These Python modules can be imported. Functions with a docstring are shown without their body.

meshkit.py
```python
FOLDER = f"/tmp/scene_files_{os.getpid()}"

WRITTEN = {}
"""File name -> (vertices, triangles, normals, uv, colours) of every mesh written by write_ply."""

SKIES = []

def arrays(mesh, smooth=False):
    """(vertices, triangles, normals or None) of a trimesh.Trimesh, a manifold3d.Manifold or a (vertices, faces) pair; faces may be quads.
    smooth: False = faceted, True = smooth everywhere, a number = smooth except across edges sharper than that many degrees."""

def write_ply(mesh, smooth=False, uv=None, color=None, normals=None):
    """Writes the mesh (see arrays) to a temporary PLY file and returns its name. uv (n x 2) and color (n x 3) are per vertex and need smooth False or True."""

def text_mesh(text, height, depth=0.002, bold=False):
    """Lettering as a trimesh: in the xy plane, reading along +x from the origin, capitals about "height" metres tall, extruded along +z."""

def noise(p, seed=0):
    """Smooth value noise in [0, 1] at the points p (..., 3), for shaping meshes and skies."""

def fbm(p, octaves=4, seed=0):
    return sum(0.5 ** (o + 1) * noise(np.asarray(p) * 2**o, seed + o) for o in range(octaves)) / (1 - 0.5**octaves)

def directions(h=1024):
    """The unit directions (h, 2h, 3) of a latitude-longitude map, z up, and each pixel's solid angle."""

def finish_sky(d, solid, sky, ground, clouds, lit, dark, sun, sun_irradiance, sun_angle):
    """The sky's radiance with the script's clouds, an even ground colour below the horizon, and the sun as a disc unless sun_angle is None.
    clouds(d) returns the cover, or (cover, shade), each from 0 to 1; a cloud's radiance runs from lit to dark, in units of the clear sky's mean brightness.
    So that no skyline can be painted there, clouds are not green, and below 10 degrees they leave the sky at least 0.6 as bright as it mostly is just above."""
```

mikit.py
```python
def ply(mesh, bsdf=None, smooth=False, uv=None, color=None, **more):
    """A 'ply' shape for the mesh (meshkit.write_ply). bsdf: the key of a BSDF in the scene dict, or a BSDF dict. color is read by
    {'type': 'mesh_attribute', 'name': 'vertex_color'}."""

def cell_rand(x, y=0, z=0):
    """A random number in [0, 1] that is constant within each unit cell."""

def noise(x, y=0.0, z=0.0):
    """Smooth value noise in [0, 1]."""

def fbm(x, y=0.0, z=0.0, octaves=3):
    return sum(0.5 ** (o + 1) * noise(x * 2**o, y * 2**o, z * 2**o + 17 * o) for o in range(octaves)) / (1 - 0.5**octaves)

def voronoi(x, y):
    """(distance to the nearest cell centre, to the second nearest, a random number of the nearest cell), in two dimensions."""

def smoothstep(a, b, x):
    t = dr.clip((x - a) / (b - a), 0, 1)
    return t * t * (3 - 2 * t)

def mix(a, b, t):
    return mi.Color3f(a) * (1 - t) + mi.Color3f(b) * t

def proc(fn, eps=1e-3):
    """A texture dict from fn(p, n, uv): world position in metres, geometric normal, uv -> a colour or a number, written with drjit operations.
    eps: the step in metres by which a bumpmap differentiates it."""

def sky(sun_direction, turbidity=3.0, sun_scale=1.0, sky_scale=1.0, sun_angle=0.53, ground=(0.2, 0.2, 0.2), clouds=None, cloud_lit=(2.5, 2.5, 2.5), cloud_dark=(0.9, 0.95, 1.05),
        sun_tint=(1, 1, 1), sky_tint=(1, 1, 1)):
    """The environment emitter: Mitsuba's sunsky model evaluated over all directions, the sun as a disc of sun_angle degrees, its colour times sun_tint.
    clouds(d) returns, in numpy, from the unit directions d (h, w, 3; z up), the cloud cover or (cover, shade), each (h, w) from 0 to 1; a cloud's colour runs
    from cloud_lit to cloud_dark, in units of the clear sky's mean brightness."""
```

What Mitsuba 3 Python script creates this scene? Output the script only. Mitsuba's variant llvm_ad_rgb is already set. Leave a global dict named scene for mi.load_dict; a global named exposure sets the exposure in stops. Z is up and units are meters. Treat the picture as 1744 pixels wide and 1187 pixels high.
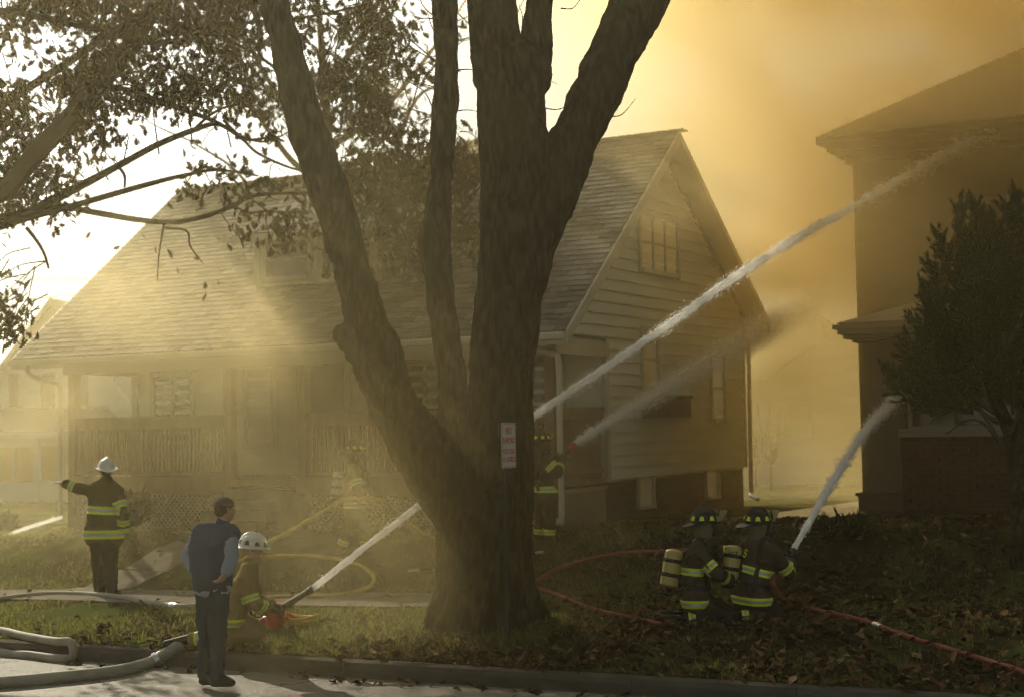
import math
import numpy as np, trimesh, manifold3d as m3, mitsuba as mi, mikit, meshkit
from shapely.geometry import Polygon
T = mi.ScalarTransform4f
rng = np.random.default_rng(7)
scene, labels = {}, {}

# ------------------------------------------------------------------ camera, sky, exposure
FPX, CX, CY = 2500.0, 872.0, 593.5                 # a 50 mm lens, in pixels of the photograph
PITCH, ROLL = math.atan(125.5 / FPX), 0.018
CAM = np.array([0, 0, 2.47])
FW = np.array([0, math.cos(PITCH), math.sin(PITCH)])
_u = np.array([0, -math.sin(PITCH), math.cos(PITCH)])
UPV = math.cos(ROLL) * _u + math.sin(ROLL) * np.array([1, 0, 0])
RTV = math.cos(ROLL) * np.array([1.0, 0, 0]) - math.sin(ROLL) * _u
HAZE_SIGMA = 0.0012
scene['camera'] = dict(type='thinlens', fov=math.degrees(2 * math.atan(872 / FPX)), fov_axis='x',
                       to_world=T().look_at(origin=CAM.tolist(), target=(CAM + FW).tolist(), up=UPV.tolist()),
                       aperture_radius=0.02, focus_distance=15.6, near_clip=0.1, far_clip=1000.0)
SUN_AZ, SUN_EL = math.radians(-28), math.radians(28.5)
SUN = [math.sin(SUN_AZ) * math.cos(SUN_EL), math.cos(SUN_AZ) * math.cos(SUN_EL), math.sin(SUN_EL)]
def veil(d):                                        # thin smoke and cirrus, brightest round the sun
    a = np.arccos(np.clip(d @ np.array(SUN), -1, 1))
    return .03 + .36 * np.exp(-(a / .52) ** 2) + .45 * np.exp(-(a / .28) ** 2)


scene['sky'] = mikit.sky(SUN, turbidity=2.5, sun_tint=(.96, 1.13, 1.35), sky_tint=(1, .88, .62), sky_scale=.32, clouds=veil, cloud_lit=(46, 45.5, 43))
exposure = 2.45


def P(u, v, D):
    """the point of the place that the photograph shows at pixel (u, v), D metres away along y"""
    d = FW + (u - CX) / FPX * RTV - (v - CY) / FPX * UPV
    return CAM + d * (D / d[1])


def ss(a, b, x):
    t = np.clip((np.asarray(x, float) - a) / (b - a), 0, 1)
    return t * t * (3 - 2 * t)


# ------------------------------------------------------------------ bookkeeping
taken = set()


def new_key(name, parent=None):
    base = f'{parent}__{name}' if parent else name
    k, i = base, 0
    while k in taken:
        i += 1
        k = f'{base}_{i:03d}'
    taken.add(k)
    return k


def thing(name, label, cat, group=None):
    k = new_key(name)
    labels[k] = dict(label=label, category=cat)
    if group:
        labels[k]['group'] = group
    return k


def obj(name, mesh, mat, parent=None, smooth=False, label=None, cat=None, group=None, kind=None, **kw):
    k = new_key(name, parent)
    scene[k] = mikit.ply(mesh, mat, smooth=smooth, **kw)
    e = {a: b for a, b in (('label', label), ('category', cat), ('group', group), ('kind', kind)) if b}
    if e:
        labels[k] = e
    return k


# ------------------------------------------------------------------ materials
def rgb(c):
    return dict(type='rgb', value=list(c))


def diff(name, c):
    scene[name] = dict(type='twosided', bsdf=dict(type='diffuse', reflectance=rgb(c) if not isinstance(c, dict) else c))


def prin(name, c, rough=.5, metal=0., spec=.5, **kw):
    scene[name] = dict(type='twosided', bsdf=dict(type='principled', base_color=rgb(c) if not isinstance(c, dict) else c, roughness=rough, metallic=metal, specular=spec, **kw))


def leaf(name, c, tr=.9, rough=.5):
    scene[name] = dict(type='principledthin', base_color=rgb(c), roughness=rough, diff_trans=tr, spec_trans=0.0)


def bumped(name, inner, fn, eps=.004):
    scene[name] = dict(type='twosided', bsdf=dict(type='bumpmap', arbitrary=mikit.proc(fn, eps), scale=1.0, bsdf=inner))


mix, noise, fbm = mikit.mix, mikit.noise, mikit.fbm
diff('m_soil', mikit.proc(lambda p, n, uv: mix((.032, .025, .014), (.060, .068, .022), mikit.smoothstep(.35, .6, fbm(p.x * 1.3, p.y * 1.3, 0, 4)))))
def road_colour(p, n, uv):
    a, b, c = mikit.voronoi(p.x * .8 + .5 * fbm(p.x * 3, p.y * 3), p.y * .8 + .5 * fbm(p.y * 3, p.x * 3))
    crack = mikit.smoothstep(.006, .035, b - a)
    return mix((.03, .026, .021), mix((.07, .057, .042), (.23, .195, .14), fbm(p.x * 1.1, p.y * 1.1, 0, 5)), .25 + .75 * crack)


scene['m_road'] = dict(type='twosided', bsdf=dict(type='bumpmap', arbitrary=mikit.proc(lambda p, n, uv: .006 * noise(p.x * 70, p.y * 70) + .01 * fbm(p.x * 8, p.y * 8), .005), scale=1.0,
    bsdf=dict(type='principled', base_color=mikit.proc(road_colour), roughness=.75, specular=.3)))
scene['m_concrete'] = dict(type='twosided', bsdf=dict(type='bumpmap', arbitrary=mikit.proc(lambda p, n, uv: .004 * noise(p.x * 80, p.y * 80, p.z * 80), .005), scale=1.0,
    bsdf=dict(type='diffuse', reflectance=mikit.proc(lambda p, n, uv: mix((.12, .105, .08), (.24, .215, .17), fbm(p.x * 3, p.y * 3, p.z * 3, 4))))))
prin('m_wet', mikit.proc(lambda p, n, uv: mix((.10, .088, .07), (.20, .18, .14), fbm(p.x * 3, p.y * 3, 0, 3))), .28, spec=.6)
diff('m_kerb', mikit.proc(lambda p, n, uv: mix((.05, .043, .033), (.13, .115, .09), fbm(p.x * 4, p.y * 4, p.z * 9, 4))))
diff('m_siding', mikit.proc(lambda p, n, uv: mix((.56, .56, .45), (.68, .67, .55), fbm(p.x * 1.1, p.y * 1.1, p.z * 5, 3))))
prin('m_trim', (.42, .40, .30), .5)
diff('m_inner', (.06, .055, .045))
for i, c in enumerate([(.20, .185, .165), (.26, .24, .21), (.155, .145, .13), (.30, .28, .25)]):
    prin(f'm_shingle_{i}', np.array(c) * .62, .9, spec=.25)
diff('m_deck', mikit.proc(lambda p, n, uv: mix((.17, .115, .06), (.26, .18, .10), fbm(p.x * 9, p.y * 9, p.z * 1.2, 3))))
prin('m_lattice', (.20, .165, .11), .6)
scene['m_foundation'] = dict(type='twosided', bsdf=dict(type='bumpmap', arbitrary=mikit.proc(lambda p, n, uv: .01 * fbm(p.x * 20, p.y * 20, p.z * 20), .005), scale=1.0,
    bsdf=dict(type='diffuse', reflectance=mikit.proc(lambda p, n, uv: mix((.07, .055, .045), (.13, .10, .08), fbm(p.x * 6, p.y * 6, p.z * 14, 3))))))
scene['m_glass'] = dict(type='thindielectric', int_ior=1.5)
prin('m_blind', (.50, .48, .38), .6)
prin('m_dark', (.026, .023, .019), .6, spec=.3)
prin('m_metal', (.55, .54, .50), .35, .8)
prin('m_gutter', (.50, .46, .36), .4)
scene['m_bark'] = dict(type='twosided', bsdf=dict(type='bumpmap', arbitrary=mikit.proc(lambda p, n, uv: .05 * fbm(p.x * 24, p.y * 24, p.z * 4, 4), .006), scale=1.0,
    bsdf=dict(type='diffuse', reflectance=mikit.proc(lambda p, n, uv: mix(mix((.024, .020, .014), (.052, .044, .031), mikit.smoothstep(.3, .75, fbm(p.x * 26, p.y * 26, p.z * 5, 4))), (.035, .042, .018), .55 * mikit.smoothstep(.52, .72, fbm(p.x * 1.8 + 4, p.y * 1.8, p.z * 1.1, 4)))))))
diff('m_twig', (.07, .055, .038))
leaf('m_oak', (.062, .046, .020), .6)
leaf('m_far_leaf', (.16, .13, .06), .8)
leaf('m_juniper', (.050, .058, .022), .5)
scene['m_vcol'] = dict(type='twosided', bsdf=dict(type='diffuse', reflectance=dict(type='mesh_attribute', name='vertex_color')))
scene['m_grass'] = dict(type='principledthin', base_color=dict(type='mesh_attribute', name='vertex_color'), roughness=.4, diff_trans=1.0, spec_trans=0.0)
diff('m_white_wall', mikit.proc(lambda p, n, uv: mix((.62, .60, .53), (.72, .70, .62), fbm(p.x * .8, p.y * .8, p.z * 3, 3))))
prin('m_yellow_wall', (.62, .48, .20), .6)
prin('m_far_roof', (.22, .19, .14), .7)
prin('m_shutter', (.22, .19, .13), .6)
prin('m_amber', (.60, .42, .16), .5)
diff('m_brick', mikit.proc(lambda p, n, uv: mix((.075, .040, .028), (.115, .062, .042), fbm(p.x * 9, p.y * 9, p.z * 15, 3))))
diff('m_mortar', (.10, .085, .07))
diff('m_stucco', mikit.proc(lambda p, n, uv: mix((.10, .085, .06), (.15, .125, .09), fbm(p.x * 1.5, p.y * 1.5, p.z * 2, 4))))
prin('m_sill', (.20, .18, .14), .5)
# people
prin('m_skin', (.42, .26, .18), .5)
prin('m_hair', (.10, .05, .022), .5)
diff('m_coat_dark', (.070, .053, .034))
diff('m_coat_olive', (.11, .085, .03))
diff('m_coat_tan', (.26, .19, .085))
diff('m_trouser', (.028, .026, .024))
diff('m_denim', (.058, .064, .080))
diff('m_vest', (.055, .070, .115))
diff('m_shirt', (.27, .30, .37))
diff('m_hood', (.16, .13, .085))
prin('m_boot', (.025, .022, .018), .7, spec=.3)
prin('m_lime', (.62, .72, .03), .35, spec=.6)
prin('m_silver', (.42, .42, .38), .3, .2)
prin('m_helmet_black', (.016, .014, .011), .45, spec=.22)
prin('m_helmet_white', (.62, .60, .54), .3, clearcoat=.4)
prin('m_tank', (.42, .33, .10), .35)
prin('m_tank_grey', (.40, .38, .32), .35)
scene['m_visor'] = dict(type='principledthin', base_color=rgb((.42, .36, .20)), roughness=.25, diff_trans=1.2, spec_trans=.4)
# hoses and tools
prin('m_hose_white', mikit.proc(lambda p, n, uv: mix((.20, .175, .13), (.40, .36, .28), fbm(p.x * 7, p.y * 7, p.z * 7, 3))), .75, spec=.25)
prin('m_hose_yellow', (.50, .35, .07), .55)
prin('m_hose_red', mikit.proc(lambda p, n, uv: mix((.13, .035, .026), (.26, .07, .05), fbm(p.x * 6, p.y * 6, p.z * 6, 3))), .7, spec=.25)
prin('m_red', (.38, .022, .018), .3)
prin('m_sign_white', (.48, .47, .45), .35)
prin('m_sign_red', (.45, .04, .04), .4)
prin('m_post', (.03, .032, .022), .5)
scene['m_water'] = dict(type='principledthin', base_color=rgb((.95, .94, .92)), roughness=.35, diff_trans=1.5, spec_trans=0.0)


# ------------------------------------------------------------------ mesh helpers
def cat(ms):
    return trimesh.util.concatenate([m for m in ms if m is not None])


def box(x0, x1, y0, y1, z0, z1):
    return trimesh.creation.box(bounds=[[min(x0, x1), min(y0, y1), min(z0, z1)], [max(x0, x1), max(y0, y1), max(z0, z1)]])


def unit(v):
    v = np.asarray(v, float)
    return v / (np.linalg.norm(v) + 1e-12)


def beam(p, q, w, h, up=(0, 0, 1)):
    p, q = np.asarray(p, float), np.asarray(q, float)
    a = unit(q - p)
    s = unit(np.cross(a, up))
    t = np.cross(s, a)
    v = np.array([c + s * i * w / 2 + t * j * h / 2 for c in (p, q) for i, j in ((-1, -1), (1, -1), (1, 1), (-1, 1))])
    f = [[0, 3, 2], [0, 2, 1], [4, 5, 6], [4, 6, 7]] + [x for k in range(4) for x in ([k, (k + 1) % 4, (k + 1) % 4 + 4], [k, (k + 1) % 4 + 4, k + 4])]
    m = trimesh.Trimesh(v, f, process=False)
    return m


def smooth_path(pts, n=8):
    p = np.asarray(pts, float)
    if len(p) < 3:
        return np.array([p[0] + (p[-1] - p[0]) * t for t in np.linspace(0, 1, n + 1)])
    q = np.vstack([2 * p[0] - p[1], p, 2 * p[-1] - p[-2]])
    out = []
    for i in range(1, len(q) - 2):
        for t in np.linspace(0, 1, n, endpoint=False):
            a, b, c, d = q[i - 1:i + 3]
            out.append(.5 * (2 * b + (c - a) * t + (2 * a - 5 * b + 4 * c - d) * t * t + (3 * b - a - 3 * c + d) * t ** 3))
    out.append(p[-1])
    return np.array(out)


def tube(pts, r, sides=8, caps=True):
    p = np.asarray(pts, float)
    r = np.broadcast_to(np.asarray(r, float), (len(p),))
    t = np.gradient(p, axis=0)
    t /= np.linalg.norm(t, axis=1, keepdims=True) + 1e-12
    a = unit(np.cross(t[0], [0, 0, 1] if abs(t[0][2]) < .9 else [1, 0, 0]))
    ang = np.arange(sides) * 2 * np.pi / sides
    V = []
    for i in range(len(p)):
        a = unit(a - t[i] * np.dot(a, t[i]))
        b = np.cross(t[i], a)
        V.append(p[i] + r[i] * (np.cos(ang)[:, None] * a + np.sin(ang)[:, None] * b))
    V = np.vstack(V)
    i, j = np.meshgrid(np.arange(len(p) - 1), np.arange(sides), indexing='ij')
    k = (j + 1) % sides
    q = np.stack([i * sides + j, i * sides + k, (i + 1) * sides + k, (i + 1) * sides + j], -1).reshape(-1, 4)
    f = np.vstack([q[:, [0, 1, 2]], q[:, [0, 2, 3]]])
    if caps:
        n = len(V)
        V = np.vstack([V, p[0], p[-1]])
        s = np.arange(sides)
        f = np.vstack([f, np.stack([s * 0 + n, (s + 1) % sides, s], 1), np.stack([s * 0 + n + 1, (len(p) - 1) * sides + s, (len(p) - 1) * sides + (s + 1) % sides], 1)])
    return trimesh.Trimesh(V, f, process=False)


def sph(c, r, n=16):
    return m3.Manifold.sphere(float(r), n).translate([float(x) for x in c])


def bone(p, q, rp, rq, n=16):
    return m3.Manifold.batch_hull([sph(p, rp, n), sph(q, rq, n)])


def hull(prs, n=16):
    return m3.Manifold.batch_hull([sph(p, r, n) for p, r in prs])


def union(ms):
    return m3.Manifold.batch_boolean(ms, m3.OpType.Add)


def to_tri(man):
    m = man.to_mesh()
    return trimesh.Trimesh(np.array(m.vert_properties[:, :3], float), np.array(m.tri_verts), process=False)


def soften(man, L=.03, it=10, wrinkle=0., freq=9., seed=0):
    m = trimesh.Trimesh(*(lambda t: (t.vertices, t.faces))(to_tri(man.refine_to_length(L))), process=True)
    v0 = np.array(m.vertices)
    trimesh.smoothing.filter_taubin(m, lamb=.5, nu=.52, iterations=it)
    far = np.linalg.norm(m.vertices - v0, axis=1) > .035
    if far.any():
        m.vertices = np.where(far[:, None], v0, m.vertices)
    if wrinkle:
        n = np.array(m.vertex_normals)
        w = meshkit.fbm(m.vertices * freq, 3, seed) - .5
        w2 = np.abs(meshkit.noise(m.vertices * np.array([freq, freq, freq * 2.2]) + 5, seed + 3) - .5) - .25
        m = trimesh.Trimesh(m.vertices + n * (w * wrinkle + w2 * wrinkle * .8)[:, None], m.faces, process=False)
    return m


def xf(m, M):
    m = m.copy()
    m.apply_transform(M)
    return m


def frame(origin, x, y, z):
    M = np.eye(4)
    M[:3, 0], M[:3, 1], M[:3, 2], M[:3, 3] = x, y, z, origin
    return M


# ------------------------------------------------------------------ the ground
def st(x, y):
    return np.asarray(x) * .9135 - np.asarray(y) * .4067, np.asarray(x) * .4067 + np.asarray(y) * .9135


def ts(s, t):
    return np.asarray(s) * .9135 + np.asarray(t) * .4067, -np.asarray(s) * .4067 + np.asarray(t) * .9135


TREE = P(828, 1000, 16.0)[:2]


def gz(x, y):
    s, t = st(x, y)
    z = .15 + .13 * ss(12.78, 15.5, t) + .62 * ss(16.9, 19.3, t) - .02 * (np.clip(t, 20, 60) - 20)
    z = z + .022 * np.clip(s + 9, -14, 10) * ss(13, 16, t)
    z = z + .13 * np.exp(-((x - TREE[0]) ** 2 + (y - TREE[1]) ** 2) / .9)
    z = z + .03 * (meshkit.noise(np.stack([np.asarray(x) * .9, np.asarray(y) * .9, np.asarray(x) * 0], -1)) - .5) * ss(13, 13.6, t)
    return np.where(t < 12.6, 0.0, z)


def G(u, v, lift=0.):
    """where the ray of pixel (u, v) meets the ground"""
    Ds = np.linspace(7, 60, 2000)
    d = FW + (u - CX) / FPX * RTV - (v - CY) / FPX * UPV
    pts = CAM + d[None] * (Ds / d[1])[:, None]
    below = pts[:, 2] < gz(pts[:, 0], pts[:, 1])
    q = pts[np.argmax(below)].copy()
    q[2] = gz(q[0], q[1]) + lift
    return q


def sheet(sv, tv, zf, skirt=None):
    S, Tt = np.meshgrid(sv, tv, indexing='ij')
    X, Y = ts(S, Tt)
    V = np.stack([X, Y, zf(X, Y)], -1).reshape(-1, 3)
    i, j = np.meshgrid(np.arange(len(sv) - 1), np.arange(len(tv) - 1), indexing='ij')
    n = len(tv)
    a = (i * n + j).ravel()
    return trimesh.Trimesh(V, np.vstack([np.stack([a, a + n, a + n + 1], 1), np.stack([a, a + n + 1, a + 1], 1)]), process=False)


obj('road', sheet(np.linspace(-140, 140, 15), np.array([-120, -40, 0, 6, 9, 12.6]), lambda x, y: x * 0.), 'm_road', kind='structure', label='pale worn concrete street along the kerb in front of the lawn')
sv = np.concatenate([np.linspace(-140, -34, 20), np.arange(-32, 20, .35), np.linspace(21, 140, 20)])
tv = np.concatenate([np.arange(12.78, 30, .2), np.linspace(31, 140, 30)])
obj('lawn', sheet(sv, tv, gz), 'm_soil', smooth=True, kind='structure', label='sloping front lawn between kerb and houses')
cs = np.arange(-60, 60, 1.5)
kerb = []
for a, b in zip(cs[:-1], cs[1:]):
    drop = .0
    pr = [(12.6, -.1), (12.615, .10), (12.64, .145), (12.775, .155), (12.79, -.1)]
    V = []
    for s_ in (a, b - .004):
        for t_, z_ in pr:
            x, y = ts(s_, t_)
            V.append([x, y, z_])
    n = len(pr)
    f = [[k, k + 1, k + 1 + n] for k in range(n - 1)] + [[k, k + 1 + n, k + n] for k in range(n - 1)]
    kerb.append(trimesh.Trimesh(V, f, process=False))
obj('kerb', cat(kerb), 'm_kerb', kind='structure', label='low concrete kerb between the street and the leafy lawn')

# pavement slabs, front walk
sw = 'pavement'
taken.add(sw)
labels[sw] = dict(kind='structure', label='pale concrete pavement crossing the lawn behind the firefighters')
for k, s0 in enumerate(np.arange(-26.4, -7.2, 1.2)):
    c = [ts(s0 + a, 15.5 + b) for a, b in ((.01, 0), (1.19, 0), (1.19, 1.36), (.01, 1.36))]
    tilt = rng.normal(0, .004)
    V = [[x, y, float(gz(x, y)) + .022 + tilt] for x, y in c] + [[x, y, float(gz(x, y)) - .08] for x, y in c]
    f = [[0, 1, 2], [0, 2, 3]] + [x for q in range(4) for x in ([q, q + 4, (q + 1) % 4 + 4], [q, (q + 1) % 4 + 4, (q + 1) % 4])]
    obj('slab', trimesh.Trimesh(V, f, process=False), 'm_concrete', sw)

TH = math.radians(29)
ER, DD = np.array([math.cos(TH), -math.sin(TH), 0]), np.array([math.sin(TH), math.cos(TH), 0])
C1 = P(950, 898, 21.5)
C1[2] = 0
MH = frame(C1, ER, DD, [0, 0, 1])


def HW(x, y, z=0):
    return C1 + ER * x + DD * y + np.array([0, 0, z])


walk = 'front_walk'
taken.add(walk)
labels[walk] = dict(kind='structure', label='concrete walk leading from the pavement to the porch steps')
for k in range(8):
    y1 = -1.15 - k * .75
    c = []
    for a, b in ((-5.85, y1), (-5.0, y1), (-5.0, y1 - .73), (-5.85, y1 - .73)):
        c.append(HW(a - .13 * k * .6, b)[:2])
    if st(*c[0])[1] < 16.95:
        break
    V = [[x, y, float(gz(x, y)) + .025] for x, y in c] + [[x, y, float(gz(x, y)) - .08] for x, y in c]
    f = [[0, 2, 1], [0, 3, 2]] + [x for q in range(4) for x in ([q, (q + 1) % 4 + 4, q + 4], [q, (q + 1) % 4, (q + 1) % 4 + 4])]
    obj('slab', trimesh.Trimesh(V, f, process=False), 'm_concrete', walk)

drive = []
for a, b in ((.2, 2.6), (2.62, 5.0), (5.02, 7.4), (7.42, 10.0)):
    sv_, tv_ = np.linspace(1.75, 3.35, 4), np.linspace(a, b, 6)
    S_, T_ = np.meshgrid(sv_, tv_, indexing='ij')
    q_ = np.array([HW(x, y) for x, y in zip(S_.ravel(), T_.ravel())])
    q_[:, 2] = gz(q_[:, 0], q_[:, 1]) + .02
    ii, jj = np.meshgrid(np.arange(3), np.arange(5), indexing='ij')
    k_ = (ii * 6 + jj).ravel()
    drive.append(trimesh.Trimesh(q_, np.vstack([np.stack([k_, k_ + 6, k_ + 7], 1), np.stack([k_, k_ + 7, k_ + 1], 1)]), process=False))
sd_key = 'side_path'
taken.add(sd_key)
labels[sd_key] = dict(kind='structure', label='wet concrete path between the two houses')
for m in drive:
    obj('slab', m, 'm_wet', sd_key)

# grass and fallen leaves
def in_view(x, y, m=.06):
    return np.abs(x / y) < .35 + m


def leaf_cover(x, y):
    s, t = st(x, y)
    c = ss(-7.5, -3.5, s) * .95 + ss(13.7, 12.9, t) * .5 * ss(-14, -8, s)
    c = c * (.42 + 1.2 * ss(.38, .60, meshkit.fbm(np.stack([x * .8, y * .8, x * 0], -1), 3, 5)))
    return np.clip(c + .03, 0, 1)


N = 120000
s_, t_ = rng.uniform(-26, 4, N), 12.85 + rng.uniform(0, 1, N) ** 1.3 * 9
x_, y_ = ts(s_, t_)
on_walk = (t_ > 15.47) & (t_ < 16.9) & (s_ < -7.2)
lc = (np.stack([x_, y_], -1) - C1[:2]) @ np.stack([ER[:2], DD[:2]], 1)
on_walk |= (lc[:, 0] > -6.7) & (lc[:, 0] < -4.8) & (lc[:, 1] > -6) & (lc[:, 1] < -.9) & (np.abs(lc[:, 0] + 5.45 - (lc[:, 1] + 1.15) * .104) < .55)
on_walk |= (lc[:, 0] < .05) & (lc[:, 0] > -10) & (lc[:, 1] > -.05)
bare = meshkit.fbm(np.stack([x_ * .6, y_ * .6, x_ * 0], -1), 3, 9)
keep = in_view(x_, y_) & ~on_walk & (rng.uniform(0, 1, N) > leaf_cover(x_, y_) * .75) & (bare > rng.uniform(.25, .5, N))
x_, y_ = x_[keep], y_[keep]
z_ = gz(x_, y_)
n = len(x_)
az, h = rng.uniform(0, 2 * np.pi, n), rng.uniform(.035, .085, n)
w = rng.uniform(.006, .012, n)
lean = rng.normal(0, .035, (n, 2))
base = np.stack([x_, y_, z_ - .005], -1)
side = np.stack([np.cos(az), np.sin(az), az * 0], -1) * w[:, None]
tip = base + np.stack([lean[:, 0], lean[:, 1], h], -1)
V = np.stack([base - side, base + side, tip], 1).reshape(-1, 3)
hue = rng.uniform(0, 1, n)[:, None]
col = (1 - hue) * np.array([.12, .14, .03]) + hue * np.array([.21, .18, .06])
obj('lawn_grass', trimesh.Trimesh(V, np.arange(3 * n).reshape(-1, 3), process=False), 'm_grass', kind='stuff', label='short mown autumn grass on the lawn', cat='grass', color=np.repeat(col, 3, 0))


def leaf_litter(n, seed):
    r = np.random.default_rng(seed)
    s_, t_ = r.uniform(-20, 5, n), 12.3 + r.uniform(0, 1, n) * 9.2
    x, y = ts(s_, t_)
    k = in_view(x, y) & (r.uniform(0, 1, n) < leaf_cover(x, y)) & ((t_ > 12.8) | (r.uniform(0, 1, n) < .25))
    x, y = x[k], y[k]
    n = len(x)
    z = gz(x, y) + r.uniform(.012, .05, n)
    z = np.where(st(x, y)[1] < 12.6, .008, z)
    az, ln = r.uniform(0, 2 * np.pi, n), r.uniform(.035, .075, n)
    a = np.stack([np.cos(az), np.sin(az), r.normal(0, .35, n)], -1) * ln[:, None]
    b = np.stack([-np.sin(az), np.cos(az), r.normal(0, .35, n)], -1) * (ln * r.uniform(.4, .7, n))[:, None]
    c = np.stack([x, y, z], -1)
    up = np.array([0, 0, 1.]) * (ln * r.uniform(.1, .6, n))[:, None]
    V = np.stack([c - a, c + b + up, c + a, c - b + up], 1).reshape(-1, 3)
    i = np.arange(n)[:, None] * 4
    F = np.vstack([i + [0, 2, 1], i + [0, 3, 2]])
    pal = np.array([[.105, .058, .026], [.065, .038, .020], [.16, .095, .045], [.045, .030, .018], [.26, .17, .09]])
    col = pal[r.choice(5, n, p=[.3, .3, .18, .17, .05])] * r.uniform(.7, 1.2, (n, 1))
    return trimesh.Trimesh(V, F, process=False), np.repeat(col, 4, 0)


m, c = leaf_litter(36000, 3)
obj('fallen_leaves', m, 'm_vcol', kind='stuff', label='curled brown fallen leaves covering the lawn on the right', cat='leaves', color=c)

# ------------------------------------------------------------------ the bungalow (local x to the right along the street, y to the back)
L, M, RX, LX = 9.87, 7.97, .4, -10.75
ZE, ZR, SF, SB, YR = 3.77, 7.35, .8174, .69, 3.98
BW = thing('bungalow', 'sage green bungalow with steep shingled roof, dormer and front porch behind the big tree', 'house')


def roofz(y):
    return ZR - SF * (YR - y) if y < YR else ZR - SB * (y - YR)


def hobj(name, mesh, mat, parent=BW, M_=MH, **kw):
    return obj(name, xf(mesh, M_), mat, parent, **kw)


def prism_x(poly_yz, x0, x1):
    """polygon in (y, z) extruded along x"""
    m = trimesh.creation.extrude_polygon(Polygon(poly_yz), x1 - x0, engine='earcut')
    return xf(m, frame([x0, 0, 0], [0, 1, 0], [0, 0, 1], [1, 0, 0]))


hobj('wall', prism_x([(1.78, 1.5), (7.95, 1.5), (7.95, roofz(7.95) - .16), (YR, ZR - .18), (.2, roofz(.2) - .16), (.2, 3.76), (1.78, 3.76)], -L + .02, -.035), 'm_siding')
hobj('foundation', box(-L + .06, -.05, 1.8, 7.93, .3, 1.53), 'm_foundation')
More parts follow.
